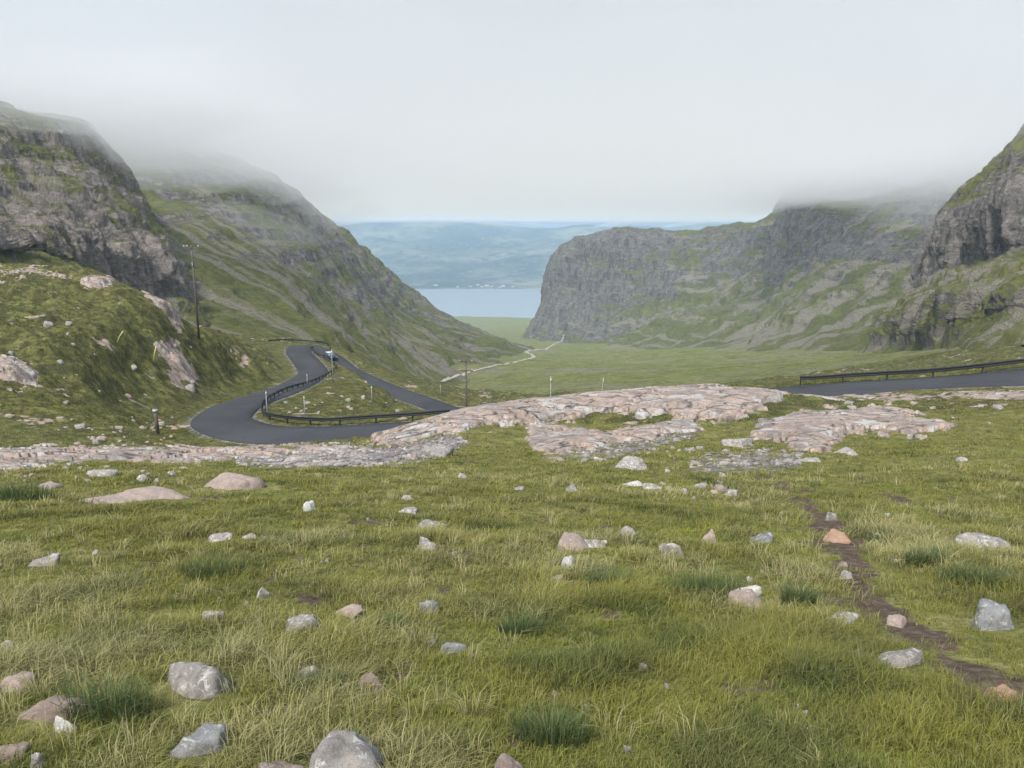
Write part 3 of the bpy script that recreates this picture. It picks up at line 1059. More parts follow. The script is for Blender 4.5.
# ------------------------------------------------------------------ outcrops
def outcrop(spec, seed):
    poly = np.array(spec['poly'], float)
    Y0, Y1 = spec['Y']
    u0, u1 = poly[:, 0].min() - 8, poly[:, 0].max() + 8
    nx = int((u1 - u0) * 1.7)
    ny = int(max(120, min(420, (poly[:, 1].max() - poly[:, 1].min()) * 6)))
    Y = np.exp(np.linspace(math.log(Y0), math.log(Y1), ny))
    tm = .96
    tt = np.linspace((u0 - 512) / F * 1.02 * tm - .02, (u1 - 512) / F * 1.02 + .02, nx)
    X = tt[None] * Y[:, None] * 1.0
    YY = np.repeat(Y[:, None], nx, 1)
    zz = np.zeros_like(X)
    Z = Hd(X, YY, False)
    u, v = proj(X, YY, Z)
    m = sd_poly(poly, u, v)
    k = Y0 / 25.0
    n = fbm(X / (.9 * k), YY / (.9 * k), zz, 5, seed)
    m0 = m
    m = m * 1.0 + 5.0 * n + 8.5 * fbm(X / (2.8 * k), YY / (2.2 * k), zz, 4, seed + 5, .6) - .8
    ga, g0, g1_ = spec.get('gap', (16, .30, .62))
    m = m - ga * sstep(g0, g1_, fbm(X / (2.4 * k), YY / (1.6 * k), zz, 4, seed + 15, .55))
    for h in spec['holes']:
        m = np.minimum(m, np.hypot(u - h[0], (v - h[1]) * 2.5) - h[2] + 3 * n)
    w = .62 * sstep(-3, 1.5, m) + .38 * sstep(0, 12, m0) * sstep(-3, 4, m)
    # jointed blocks: long cells, each at its own level, tilted beds
    a = .18 * math.sin(seed * 1.7)
    ca, sa = math.cos(a), math.sin(a)
    xa, ya = (X * ca + YY * sa) / k, (-X * sa + YY * ca) / k
    wx, wy = .16 * fbm(xa / 1.2, ya / 1.2, zz, 3, seed + 61), .16 * fbm(xa / 1.2, ya / 1.2, zz, 3, seed + 62)
    f1, f2, cid = worley(xa / 3.6 + wx, ya / 1.7 + wy, seed)
    g1, g2, cid2 = worley(xa / 1.5 + wx, ya / .7 + wy, seed + 9)
    crack = sstep(.07, .015, f2 - f1)
    crack2 = sstep(.09, .02, g2 - g1)
    L = spec['lift']
    rel = k * (.04 * (cid - .5) + .008 * (cid2 - .5) - .045 * crack - .006 * crack2)
    rel = rel + L * .32 * fbm(xa / 4, ya / 4, zz, 3, seed + 3) + .006 * k * n + .003 * k * fbm(xa / .25, ya / .25, zz, 3, seed + 8)
    Z = Z + w * (L * .75 + .6 * rel) - .14 * k * (1 - w) * (1 - w)
    col = np.zeros(X.shape + (3,))
    col[..., 0] = np.clip(crack * .75 + crack2 * .35, 0, 1) * sstep(-.2, .3, n + .3)
    col[..., 1] = sstep(.2, .6, fbm(X / (5 * k), YY / (5 * k), zz, 4, seed + 30)) * (.7 if Y0 < 42 else .15)
    o = grid_mesh('rock_outcrop', np.stack([X, YY, Z], -1), M['outcrop'], keep=(m > -5), colors=col)
    return tag(o, spec['label'], 'rock outcrop')


for i, s in enumerate(OUT):
    outcrop(s, 500 + 13 * i)

# ------------------------------------------------------------------ stones
bpy_ico = {}


def ico(level):
    if level not in bpy_ico:
        import bmesh
        bm = bmesh.new()
        bmesh.ops.create_icosphere(bm, subdivisions=level, radius=1)
        V = np.array([v.co[:] for v in bm.verts])
        Fc = np.array([[v.index for v in f.verts] for f in bm.faces])
        bm.free()
        bpy_ico[level] = (V / np.linalg.norm(V, axis=1, keepdims=True), Fc)
    return bpy_ico[level]


def rock_mesh(name, dims, seed, mat, level=4, planes=11, sharp=30.0, peak=0.0, skew=(0, 0)):
    V, Fc = ico(level)
    r = np.random.default_rng(seed)
    nrm = r.normal(size=(planes, 3))
    nrm /= np.linalg.norm(nrm, axis=1, keepdims=True)
    dist = r.uniform(.48, 1.0, planes)
    nrm[0] = (r.normal(0, .16), r.normal(0, .16), 1.0)
    nrm[1] = (r.normal(0, .45), -.5, .8)
    nrm /= np.linalg.norm(nrm, axis=1, keepdims=True)
    dist[0] = r.uniform(.42, .66)
    dist[1] = r.uniform(.55, .8)
    q = np.maximum(V @ nrm.T, 1e-4) / dist[None]
    rad = 1.0 / (np.sum(q ** sharp, 1) ** (1 / sharp))
    rad = np.minimum(rad, 1.35)
    P = V * rad[:, None]
    n = fbm(P[:, 0] * 1.6 + seed, P[:, 1] * 1.6, P[:, 2] * 1.6, 5, seed % 97, .5)
    P = P * (1 + .13 * n + .05 * fbm(P[:, 0] * 6 + seed, P[:, 1] * 6, P[:, 2] * 6, 3, seed % 89))[:, None]
    P /= np.array([np.abs(P[:, 0]).max(), np.abs(P[:, 1]).max(), 1.0])[None]
    P[:, 2] /= np.where(P[:, 2] > 0, P[:, 2].max(), -P[:, 2].min())
    up = np.clip(P[:, 2], 0, 1)
    P[:, 0] = P[:, 0] * (1 - peak * up) + skew[0] * up
    P[:, 1] = P[:, 1] * (1 - peak * up) + skew[1] * up
    P = P * np.array(dims)[None]
    return raw_mesh(name, P, Fc, np.full(len(Fc), 3), mat)


STONE_FOOT = []   # x, y, r for keeping grass off


def stone(u, vb, w, h, mat, label, seed=None, peak=0.0, skew=(0, 0), depth=.8, rz=None, group=None, cat='stone', name='stone', sharp=30.0):
    p = cast([(u, vb)])[0]
    W = w * p[1] / F
    W *= 1.24
    Hh = 0.88 * h * p[1] / F / math.cos(.3) + (.025 if p[1] < 16 else .0)
    seed = seed or int(u * 7 + vb * 13) % 9973
    Dp = W * depth
    hh = Hh * 1.0
    o = rock_mesh(name, (W / 2, Dp / 2, hh), seed, M[mat], 4 if w > 14 else 3, peak=peak, skew=skew, sharp=sharp)
    o.location = (p[0], p[1] + Dp * .32, Hd(np.array([p[0]]), np.array([p[1] + Dp * .32]))[0] - .17 * hh)
    r = random.Random(seed)
    o.rotation_euler = (r.uniform(-.12, .12), r.uniform(-.12, .12), r.uniform(-.35, .35) if rz is None else rz)
    STONE_FOOT.append((o.location.x, o.location.y, W / 2, Dp / 2))
    return tag(o, label, cat, group)


S = stone
S(332, 792, 104, 56, 'grey', 'large grey-brown boulder with a white lichen spot at the bottom edge', cat='boulder', name='boulder', depth=.9, sharp=7)
S(274, 790, 52, 22, 'brown', 'low brown rock leaning against the largest bottom-edge boulder', cat='boulder', name='boulder')
S(193, 701, 88, 34, 'grey', 'rounded grey boulder with pale lichen crest and mossy hollow', sharp=5, cat='boulder', name='boulder')
S(193, 758, 70, 26, 'blue', 'tilted slab stone with blue-grey top and orange-pink broken face', skew=(.25, 0), cat='slab', name='stone')
S(307, 681, 29, 13, 'grey', 'small pale grey stone peaked like a tent in short turf', peak=.45)
S(371, 693, 28, 19, 'brown', 'blunt brown stone half hidden behind straw-coloured grass', peak=.2)
S(298, 633, 37, 15, 'pale', 'pale flat-topped stone with a dark mossy hollow in front')
S(346, 617, 28, 9, 'pink', 'low pink stone with a grey tail in the grass', skew=(.3, 0))
S(60, 733, 24, 17, 'white', 'small white-splashed stone beside the dark green rush tuft')
S(14, 692, 38, 14, 'pink', 'smooth pink hump of rock near the left edge', sharp=5)
S(38, 722, 80, 11, 'brown', 'long flat brown slab at ground level near the left edge', depth=.5)
S(6, 764, 30, 18, 'brown', 'purplish angular stone in the bottom left corner')
S(38, 772, 16, 20, 'pale', 'narrow pale upright stone by the bottom left corner', peak=.3)
S(40, 567, 38, 14, 'grey', 'grey wedge-shaped stone alone in grass at far left', skew=(.3, 0), peak=.3)
S(4, 651, 14, 8, 'pale', 'little pale stone cut off by the left edge')
S(308, 511, 15, 10, 'white', 'small white stone with a black side near the humped boulder')
S(263, 598, 15, 9, 'grey', 'small grey stone in a dark soil hollow left of centre')
S(428, 549, 24, 10, 'pale', 'white-topped stone with a shadowed dark front left of centre')
S(406, 500, 15, 6, 'pale', 'small pale stone near the top of the meadow below the gravel')
S(410, 513, 20, 3, 'pale', 'thin flat pale stone lying just below another pale one')
S(431, 529, 28, 4, 'grey', 'long flat grey slab barely showing above the grass')
S(430, 613, 20, 11, 'blue', 'dark blue-grey knobbly stone with pinkish side')
S(455, 653, 28, 9, 'blue', 'flat greenish grey stone in the middle foreground')
S(431, 647, 11, 5, 'pale', 'pebble-sized pale stone left of the flat greenish one')
S(571, 550, 38, 19, 'pink', 'speckled pink boulder tapering to the right', skew=(-.3, 0), peak=.2, cat='boulder', name='boulder')
S(594, 548, 24, 7, 'pale', 'thin pale stone at the right tip of the speckled boulder')
S(551, 536, 9, 8, 'pale', 'small round pale stone touching the speckled boulder')
S(566, 569, 17, 13, 'white', 'bright white heart-shaped stone in the middle of the meadow', sharp=6)
S(553, 584, 22, 7, 'pink', 'curved pink stone just below the white heart-shaped one', skew=(.35, 0))
S(573, 492, 15, 8, 'pale', 'squat pale stone alone at the back of the meadow')
S(629, 538, 26, 12, 'pale', 'arched pale stone with a bright white top', sharp=6)
S(676, 556, 28, 17, 'grey', 'round grey boulder in the row right of centre', sharp=5, cat='boulder', name='boulder')
S(712, 544, 28, 16, 'pink', 'pointed triangular pink stone beside the round grey boulder', peak=.6)
S(760, 544, 27, 8, 'blue', 'low blue-grey slab right of the pointed pink stone')
S(752, 607, 38, 15, 'pink', 'two-tone stone, white on top and pink below, near a rush tuft')
S(748, 597, 30, 8, 'white', 'white cap of rock split from the two-tone pink stone')
S(628, 469, 36, 11, 'pale', 'pale wedge slab standing at the foot of the lower rock shelf', skew=(.35, 0), peak=.2)
S(837, 543, 29, 9, 'orange', 'brick-orange oblong stone lying across the footpath')
S(834, 521, 15, 11, 'grey', 'square grey block standing on the upper footpath', peak=.2)
S(882, 541, 15, 7, 'pale', 'small pale block right of the orange stone')
S(984, 549, 66, 15, 'pale', 'long arched slab, white at the left and pink at the right', sharp=5, depth=.5, cat='boulder', name='boulder')
S(1008, 632, 58, 28, 'blue', 'blue-grey boulder with a pink shoulder cut off by the right edge', peak=.15, cat='boulder', name='boulder')
S(846, 625, 40, 11, 'pale', 'flat pale pink stone with an undercut edge left of the path', depth=.6)
S(900, 628, 22, 11, 'pink', 'pinkish brown stone embedded in the dirt path')
S(901, 667, 50, 14, 'grey', 'smooth grey stone sinking into turf below the path', sharp=5, depth=.6)
S(860, 659, 11, 6, 'blue', 'small bluish stone left of the smooth sinking one')
S(848, 579, 16, 6, 'pale', 'small pale stone at the side of the bare path')
S(845, 567, 12, 4, 'brown', 'little brown stone on the bare path')
S(645, 674, 13, 7, 'grey', 'small grey stone alone in the right foreground turf')
S(557, 702, 13, 8, 'brown', 'small pinkish brown stone low in the middle foreground')
S(511, 782, 46, 20, 'brown', 'smooth light brown boulder top at the bottom centre edge', sharp=5, cat='boulder', name='boulder')
S(627, 753, 10, 6, 'pale', 'tiny pale stone near the bottom edge right of centre')
S(1008, 702, 44, 12, 'orange', 'reddish brown stone in the dirt path at the right edge', depth=.5)
S(140, 501, 128, 12, 'pink', 'long low pinkish slab sloping out of the grass at left', depth=.35, cat='boulder', name='boulder', sharp=6, rz=.1, skew=(.12, 0))
S(233, 491, 78, 16, 'pink', 'humped pink boulder with white streaks and a mossy notch', depth=.6, cat='boulder', name='boulder', sharp=6, peak=.2)
S(218, 541, 25, 5, 'pale', 'flat pinkish stone in grass below the humped boulder')
S(249, 539, 15, 5, 'pale', 'small flat stone on the dark bare patch below the humped boulder')
S(264, 543, 10, 6, 'grey', 'tiny grey stone at the right end of the dark bare patch')
S(206, 622, 24, 9, 'pale', 'pale stone blurred by long grass above the lichen-crested boulder', sharp=6)
S(775, 402, 16, 12, 'grey', 'dark grey block sitting on the right end of the ridge outcrop')
S(741, 446, 30, 8, 'pale', 'flat pale slab left of the lone right outcrop', depth=.5)
S(436, 458, 34, 12, 'grey', 'pale grey slab at the upper edge of the gravel')
S(414, 459, 8, 11, 'pink', 'small upright pink stone beside the gravel', peak=.3)
S(293, 462, 38, 11, 'pale', 'white-streaked rock at the top of the gravel slope')
S(636, 486, 26, 4, 'white', 'thin white flake of stone below the pale wedge slab')
S(653, 489, 18, 4, 'pale', 'thin pale flake of stone touching the white one')
S(700, 489, 16, 6, 'grey', 'small grey stone in the stony patch below the right outcrop')
S(732, 496, 15, 7, 'pale', 'small cream-coloured stone lowest in the stony patch')
S(722, 491, 14, 7, 'pink', 'small pink stone beside the cream-coloured one')
S(966, 461, 14, 5, 'pale', 'small pale stone on the right-hand slope by itself')
S(745, 466, 12, 8, 'grey', 'small grey stone where the footpath climbs to the outcrop')
S(850, 455, 26, 6, 'pale', 'pale flake below the lone right outcrop')
S(815, 462, 24, 5, 'pale', 'flat pale stone in front of the lone right outcrop')
S(685, 494, 10, 5, 'pale', 'tiny pale stone left of the stony patch')
S(520, 490, 14, 4, 'grey', 'low grey stone in straw-coloured grass at the back of the meadow')
S(462, 478, 10, 5, 'pale', 'tiny pale stone below the gravel tongue')
S(588, 712, 9, 5, 'grey', 'tiny grey stone in the right half of the foreground turf')
S(40, 489, 26, 7, 'pink', 'low pink stone left of the long sloping slab')
S(100, 476, 30, 6, 'pale', 'thin pale stone behind the long sloping slab')

rr = random.Random(5)


def scatter(n, region, wr, label, group, mats, hr=(.35, .7), seedbase=0):
    got = 0
    while got < n:
        u, v = rr.uniform(region[0], region[2]), rr.uniform(region[1], region[3])
        w = wr[0] * (wr[1] / wr[0]) ** (rr.random() ** 1.8)
        S(u, v, w, max(1.0, w * rr.uniform(*hr)), rr.choice(mats), label, seed=seedbase + got + 1, group=group)
        got += 1


scatter(34, (5, 300, 200, 430), (2.5, 11), 'small stone dotted on the grassy flank of the left knoll', 'pale stones dotted over the left knoll', ['pale', 'grey', 'pink'], seedbase=1000)
scatter(24, (132, 418, 176, 446), (3, 9), 'broken stone in the rubble pile left of the hairpin bend', 'rubble pile left of the hairpin bend', ['pink', 'pale', 'orange'], seedbase=1100)
scatter(20, (55, 428, 132, 446), (3, 10), 'small stone in the row at the foot of the left knoll', 'stones along the foot of the left knoll', ['pale', 'pink', 'grey'], seedbase=1200)
scatter(20, (285, 392, 400, 416), (2.5, 7), 'small stone lying on the grass island inside the hairpin', 'stones on the grass island inside the hairpin', ['pale', 'grey', 'pink'], seedbase=1300)
scatter(30, (660, 448, 745, 500), (3, 10), 'small stone in the stony turf below the rock outcrops', 'stones in the stony turf below the outcrops', ['grey', 'pale', 'pink'], seedbase=1400)
scatter(26, (560, 436, 690, 458), (3, 10), 'piece of rubble lying below the lower rock shelf', 'rubble under the lower rock shelf', ['grey', 'pale', 'blue'], seedbase=1500)
scatter(24, (10, 464, 190, 482), (4, 14), 'flat stone in the turf in front of the left rock band', 'stones in front of the left rock band', ['pale', 'pink', 'grey'], (.25, .45), seedbase=1600)
scatter(16, (840, 398, 1015, 425), (3, 10), 'small stone on the slope between lone outcrop and right-hand road', 'stones on the slope under the right-hand road', ['pale', 'grey', 'pink'], (.25, .5), seedbase=1700)
scatter(14, (20, 510, 560, 700), (4, 8), 'small half-hidden stone deep in the meadow grass', 'small stones hidden in the meadow grass', ['pale', 'grey', 'pink'], (.3, .5), seedbase=1800)
scatter(14, (600, 500, 1000, 740), (4, 8), 'small half-hidden stone in the turf near the footpath', 'small stones hidden in the turf near the footpath', ['pale', 'grey', 'brown'], (.3, .5), seedbase=1900)

# gravel chips: uncountable
def gravel():
    V0, F0 = ico(1)
    Vs, Fs = [], []
    b = 0
    n = 0
    while n < 8500:
        k = 4000
        g = [GRAVEL, GRAVEL2, GRAVEL3][int(rng.choice(3, p=[.72, .16, .12]))]
        ga = np.array(g)
        y = np.exp(rng.uniform(math.log(17), math.log(40), k))
        t_ = rng.uniform((ga[:, 0].min() - 512) / F, (ga[:, 0].max() - 512) / F * 1.05, k)
        x = t_ * y
        z = Hd(x, y)
        u, v = proj(x, y, z)
        ok = sd_poly(g, u, v) > rng.uniform(-4, 2, k)
        for i in np.nonzero(ok)[0][:400]:
            s = .022 * (4.5 ** rng.random() ** 2.2) * rng.uniform(.7, 1.3)
            P = V0 * (1 + rng.uniform(-.3, .3, (len(V0), 1))) * np.array([s * rng.uniform(.8, 1.5), s * rng.uniform(.7, 1.2), s * .6])
            a = rng.uniform(0, 6.28)
            P[:, :2] = P[:, :2] @ np.array([[math.cos(a), -math.sin(a)], [math.sin(a), math.cos(a)]])
            Vs.append(P + [x[i], y[i], z[i] + s * .2])
            Fs.append(F0 + b)
            b += len(V0)
            n += 1
    Fs = np.vstack(Fs)
    t = NT('gravel_chips')
    c = t.coord()
    m = t.pbr(t.ramp(t.voro(c, 3.5, 'F1', 'Color'), [(.1, (.12, .11, .105)), (.5, (.20, .188, .18)), (.8, (.32, .28, .255)), (1, (.46, .44, .42))]), .9)
    tag(raw_mesh('gravel', np.vstack(Vs), Fs, np.full(len(Fs), 3), m, smooth=False), kind='stuff')


gravel()

# ------------------------------------------------------------------ grass
def blades(base, up_len, lean, az, width, droop, col0, col1):
    """arrays -> verts (n,5,3), colours (n,5,3)"""
    n = len(base)
    out = np.stack([np.cos(az), np.sin(az), np.zeros(n)], 1)
    fa = az + math.pi / 2 + rng.normal(0, .6, n)
    side = np.stack([np.cos(fa), np.sin(fa), np.zeros(n)], 1) * (width / 2)[:, None]
    up = np.array([0, 0, 1.0])
    m = base + up * (up_len * .55)[:, None] + out * (lean * up_len * .30)[:, None]
    tip = base + up * (up_len * (1 - droop * .55))[:, None] + out * (lean * up_len * (1 + .5 * droop))[:, None]
    V = np.stack([base - side, base + side, m - side * .8, m + side * .8, tip], 1)
    C = np.stack([col0, col0, (col0 + col1) / 2, (col0 + col1) / 2, col1], 1)
    return V, C


def build_blades(name, V, C, parent=None):
    n = len(V)
    i = np.arange(n)[:, None] * 5
    q = np.concatenate([i + 0, i + 1, i + 3, i + 2, i + 2, i + 3, i + 4], 1)
    sizes = np.tile([4, 3], n)
    return raw_mesh(name, V.reshape(-1, 3), q, sizes, M['blades'], parent, colors=C.reshape(-1, 3), smooth=True)


LIME = np.array([.240, .235, .055])
DARK = np.array([.075, .105, .034])
STRAW = np.array([.48, .44, .23])
OLIVE = np.array([.200, .185, .072])
RUST = np.array([.22, .165, .070])


def grass_zone(nt, Y0, Y1, per, tlim, hscale):
    y = np.exp(rng.uniform(math.log(Y0), math.log(Y1), nt))
    x = rng.uniform(-tlim, tlim, nt) * y
    z = Hd(x, y)
    mk, n, nb = ground_mask(x, y, z)
    bare = mk.max(-1)
    ok = rng.random(nt) > bare * 1.15
    m = out_masks(x, y, z)
    ok &= m + 2 * n < -1
    d, _ = road_dist(x, y) if Y1 > 44 else (np.full(nt, 99.), 0)
    ok &= d > 3.4
    for sx, sy, rx, ry in STONE_FOOT:
        ok &= ((x - sx) / rx) ** 2 + ((y - sy) / ry) ** 2 > .95
        ok &= ((x - sx) / (rx * .9)) ** 2 + ((y - sy + ry * 1.1) / (ry * .9)) ** 2 > rng.uniform(0, 1.2, nt)
    x, y, z, n, nb = x[ok], y[ok], z[ok], n[ok], nb[ok]
    nt = len(x)
    zz = np.zeros(nt)
    f1 = fbm(x / 1.1, y / 1.1, zz, 3, 301)      # tussock field
    f2 = fbm(x / 2.6, y / 2.6, zz, 3, 302)      # straw field
    f3 = fbm(x / .7, y / .7, zz, 2, 303)
    u, v = proj(x, y, z)
    short = sstep(640, 560, u) * 0
    tall = np.clip(.40 + 1.05 * f1 + .25 * rng.normal(0, 1, nt) * .5, 0, 1)
    tall *= np.interp(v, [395, 440, 480, 560, 680, 790], [.35, .45, .75, 1.0, .85, .6])
    h = (.045 + .092 * tall ** 1.3) * hscale * rng.uniform(.75, 1.3, nt)
    straw = np.clip(.18 + 1.25 * f2 + .30 * rng.normal(0, 1, nt), 0, 1) * sstep(.10, .5, tall)
    k = rng.poisson(per * (.7 + .6 * tall)) + 2
    idx = np.repeat(np.arange(nt), k)
    B = len(idx)
    r = np.sqrt(rng.random(B)) * (.03 + .045 * tall[idx]) * (1 + .05 * y[idx])
    a = rng.uniform(0, 2 * math.pi, B)
    bx, by = x[idx] + r * np.cos(a), y[idx] + r * np.sin(a)
    base = np.stack([bx, by, z[idx] - .015], 1)
    ln = h[idx] * rng.uniform(.55, 1.25, B)
    lean = np.abs(rng.normal(.45, .28, B)) * (.7 + .5 * tall[idx])
    az = a + rng.normal(0, .7, B)
    # a light breeze from the left
    lx, ly = np.cos(az) * lean + .16, np.sin(az) * lean - .03
    az, lean = np.arctan2(ly, lx), np.hypot(lx, ly)
    w = np.maximum(.0035, .00085 * y[idx]) * rng.uniform(.6, 1.3, B)
    mixg = np.clip(.5 + 1.3 * f3[idx] + .3 * rng.normal(0, 1, B), 0, 1)[:, None]
    g = DARK * (1 - mixg) + LIME * mixg
    ms = sstep(.42, .12, tall[idx])[:, None]
    g = g * (1 - .7 * ms) + np.array([.235, .260, .050]) * .7 * ms
    ol = np.clip(.25 + 1.1 * nb[idx] + .25 * rng.normal(0, 1, B), 0, 1)[:, None]
    g = g * (1 - .55 * ol) + OLIVE * .55 * ol
    s = np.clip(straw[idx] + rng.normal(0, .25, B), 0, 1)[:, None]
    fr_ = fbm(x / 1.7, y / 1.7, zz, 3, 305)
    rust = (rng.random(B) < .05 + .45 * sstep(.12, .55, fr_)[idx])[:, None]
    c0 = g * (1 - .35 * s) + (STRAW * .7) * .35 * s
    c1 = g * (1 - s) + STRAW * s
    c1 = np.where(rust, RUST * .6 + c1 * .4, c1)
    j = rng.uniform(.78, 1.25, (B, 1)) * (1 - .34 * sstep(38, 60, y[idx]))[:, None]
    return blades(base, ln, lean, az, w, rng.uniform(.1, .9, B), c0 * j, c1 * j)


parts = [grass_zone(64000, 1.4, 8, 10, 1.3, 1.0), grass_zone(36000, 7, 24, 8, .96, 1.1), grass_zone(34000, 20, 125, 6, .84, 1.35), grass_zone(30000, 45, 125, 6, .78, 2.0)]
# seed-head straw tufts, taller and arching
y = np.exp(rng.uniform(math.log(2.4), math.log(18), 1500)); x = rng.uniform(-.84, .84, 1500) * y
V = np.concatenate([p[0] for p in parts]); C = np.concatenate([p[1] for p in parts])
zz = np.zeros(1500)
z = Hd(x, y)
mk, n_, nb_ = ground_mask(x, y, z)
f = fbm(x / 2.6, y / 2.6, zz, 3, 302)
ok = (f + .35 * rng.normal(0, 1, 1500) > .12) & (mk.max(-1) < .2) & (out_masks(x, y, z) < -3)
x, y, z = x[ok], y[ok], z[ok]
idx = np.repeat(np.arange(len(x)), 26)
B = len(idx)
a = rng.uniform(0, 6.283, B); r = np.sqrt(rng.random(B)) * .06
base = np.stack([x[idx] + r * np.cos(a), y[idx] + r * np.sin(a), z[idx] - .02], 1)
ln = rng.uniform(.09, .22, B) * rng.uniform(.7, 1.1, len(x))[idx]
cc = (STRAW * rng.uniform(.75, 1.2, (B, 1)))
c0 = OLIVE * .5 + cc * .45
v2 = blades(base, ln, np.abs(rng.normal(.42, .22, B)), a + rng.normal(0, .4, B), np.maximum(.003, .0008 * y[idx]), rng.uniform(.2, .9, B), c0, cc)
V = np.concatenate([V, v2[0]]); C = np.concatenate([C, v2[1]])
tag(build_blades('grass', V, C), 'rough moorland grass of mixed green and straw colour', None, None, 'stuff')
print('blades', len(V))

# dark rush tussocks, each a plant of its own
RUSH = [(110, 715, 95, 50, 'large blue-green rush tussock beside the white-splashed stone'),
        (550, 742, 85, 45, 'dark blue-green rush tussock at bottom centre'),
        (798, 606, 36, 30, 'compact dark rush tussock right of the two-tone stone'),
        (925, 565, 40, 22, 'dark rush tussock right of the footpath below the pale block'),
        (975, 585, 80, 28, 'broad greyish rush clump left of the blue-grey boulder'),
        (215, 575, 70, 22, 'low green rush clump in the left meadow'),
        (705, 590, 90, 24, 'wide dark rush clump below the pointed pink stone'),
        (20, 500, 70, 22, 'tall grassy rush clump at the left edge below the rock band'),
        (520, 632, 50, 22, 'small rush clump in the middle foreground'),
        (610, 585, 50, 20, 'soft green rush clump below the arched pale stone'),
        (380, 630, 60, 22, 'green rush clump right of the low pink stone'),
        (320, 690, 70, 24, 'loose rush clump behind the largest bottom-edge boulder'),
        (880, 545, 26, 14, 'small rush clump just below the pale block by the path')]
for (u, vb, w, h, lab) in RUSH:
    p = cast([(u, vb)])[0]
    R = w * p[1] / F / 2
    Ht = h * p[1] / F * 1.15
    B = 520
    a = rng.uniform(0, 6.283, B)
    r = rng.random(B) ** .65 * R * 1.0
    bx, by = r * np.cos(a), r * np.sin(a) * .7
    bz = Hd(p[0] + bx, p[1] + by) - p[2] - .02
    tint = rng.uniform(.75, 1.25, (B, 1))
    c0 = np.array([.095, .135, .050]) * tint
    c1 = np.where((rng.random(B) < .15)[:, None], STRAW * .6, np.array([.125, .170, .075]) * tint)
    v_, c_ = blades(np.stack([bx, by, bz], 1), Ht * rng.uniform(.55, 1.1, B), np.abs(rng.normal(.28, .2, B)), a + rng.normal(0, .5, B),
                    np.full(B, max(.0035, .0008 * p[1])), rng.uniform(.05, .5, B), c0, c1)
    o = build_blades('rush_tussock', v_, c_)
    o.location = p
    tag(o, lab, 'grass tussock', 'rush tussocks in the meadow')

# ------------------------------------------------------------------ crash barriers
def rail(path, label, spacing=3.2):
    P = catmull(np.array([wpt(u, v, Y) for u, v, Y in path]), 10)
    seg = np.r_[0, np.cumsum(np.hypot(*np.diff(P[:, :2], axis=0).T))]
    n = max(2, int(seg[-1] / spacing))
    s = np.linspace(0, seg[-1], n * 4 + 1)
    X, Y = np.interp(s, seg, P[:, 0]), np.interp(s, seg, P[:, 1])
    d, rz = road_dist(X, Y)
    Z = np.where(d < 4.5, rz - .05, Hd(X, Y))
    Z = np.convolve(np.pad(Z, 2, 'edge'), np.ones(5) / 5, 'valid')
    root = thing('crash_barrier', label, 'crash barrier', (X[0], Y[0], Z[0]))
    ox = np.array([X[0], Y[0], Z[0]])
    dx, dy = np.gradient(X), np.gradient(Y)
    L = np.hypot(dx, dy)
    nx, ny = -dy / L, dx / L
    prof = [(0, .36), (.05, .40), (.05, .46), (0, .50), (0, .56), (.05, .60), (.05, .66), (0, .70), (-.02, .70), (.02, .64), (.02, .62), (-.02, .56), (-.02, .50), (.02, .44), (.02, .42), (-.02, .36)]
    b = MB()
    b.loft([[(X[i] + nx[i] * q - ox[0], Y[i] + ny[i] * q - ox[1], Z[i] + h - ox[2]) for q, h in prof] for i in range(len(X))])
    b.build('rail', M['rail'], root)
    post = MB(); post.box((0, 0, .15), (.12, .10, 1.1)); post.box((0, -.07, .55), (.08, .06, .2))
    first = None
    for i in range(0, len(X), 4):
        if first is None:
            o = post.build('post', M['rail'], root)
            first = o
        else:
            o = first.copy(); COL.objects.link(o); o.parent = root
        o.location = (X[i] - nx[i] * .09 - ox[0], Y[i] - ny[i] * .09 - ox[1], Z[i] - ox[2])
        o.rotation_euler.z = math.atan2(dy[i], dx[i])
    return root


def roff(i0, i1, off, step=6):
    """points beside the road between two control indices"""
    a, b = int(i0 * 12), int(i1 * 12)
    d = np.gradient(road[:, :2], axis=0)
    d /= np.linalg.norm(d, axis=1, keepdims=True)
    out = []
    for i in range(a, b + 1, step):
        x, y, z = road[i, 0] + d[i, 1] * off, road[i, 1] - d[i, 0] * off, road[i, 2]
        u, v = proj(x, y, z)
        out.append((float(u), float(v), float(y)))
    return out


rail(roff(0, 4.9, 3.3), 'straight dark steel crash barrier along the right-hand road')
rail(roff(7, 9, 3.3) + [(275, 419.5, 69), (263, 413.5, 72.5), (262, 407.5, 79), (271, 401, 89), (287, 394, 101), (305, 388, 112), (322, 381.5, 126), (334, 375, 140), (336, 370, 146), (331, 365.5, 152), (320, 359.5, 161), (311, 355, 169)],
     'dark crash barrier curling round the inside of the hairpin bend')
rail([(268, 343.5, 184), (285, 340.5, 188), (302, 341, 190), (316, 343, 190), (326, 348, 186), (331, 353, 181)], 'far dark crash barrier on the outside of the upper bend')

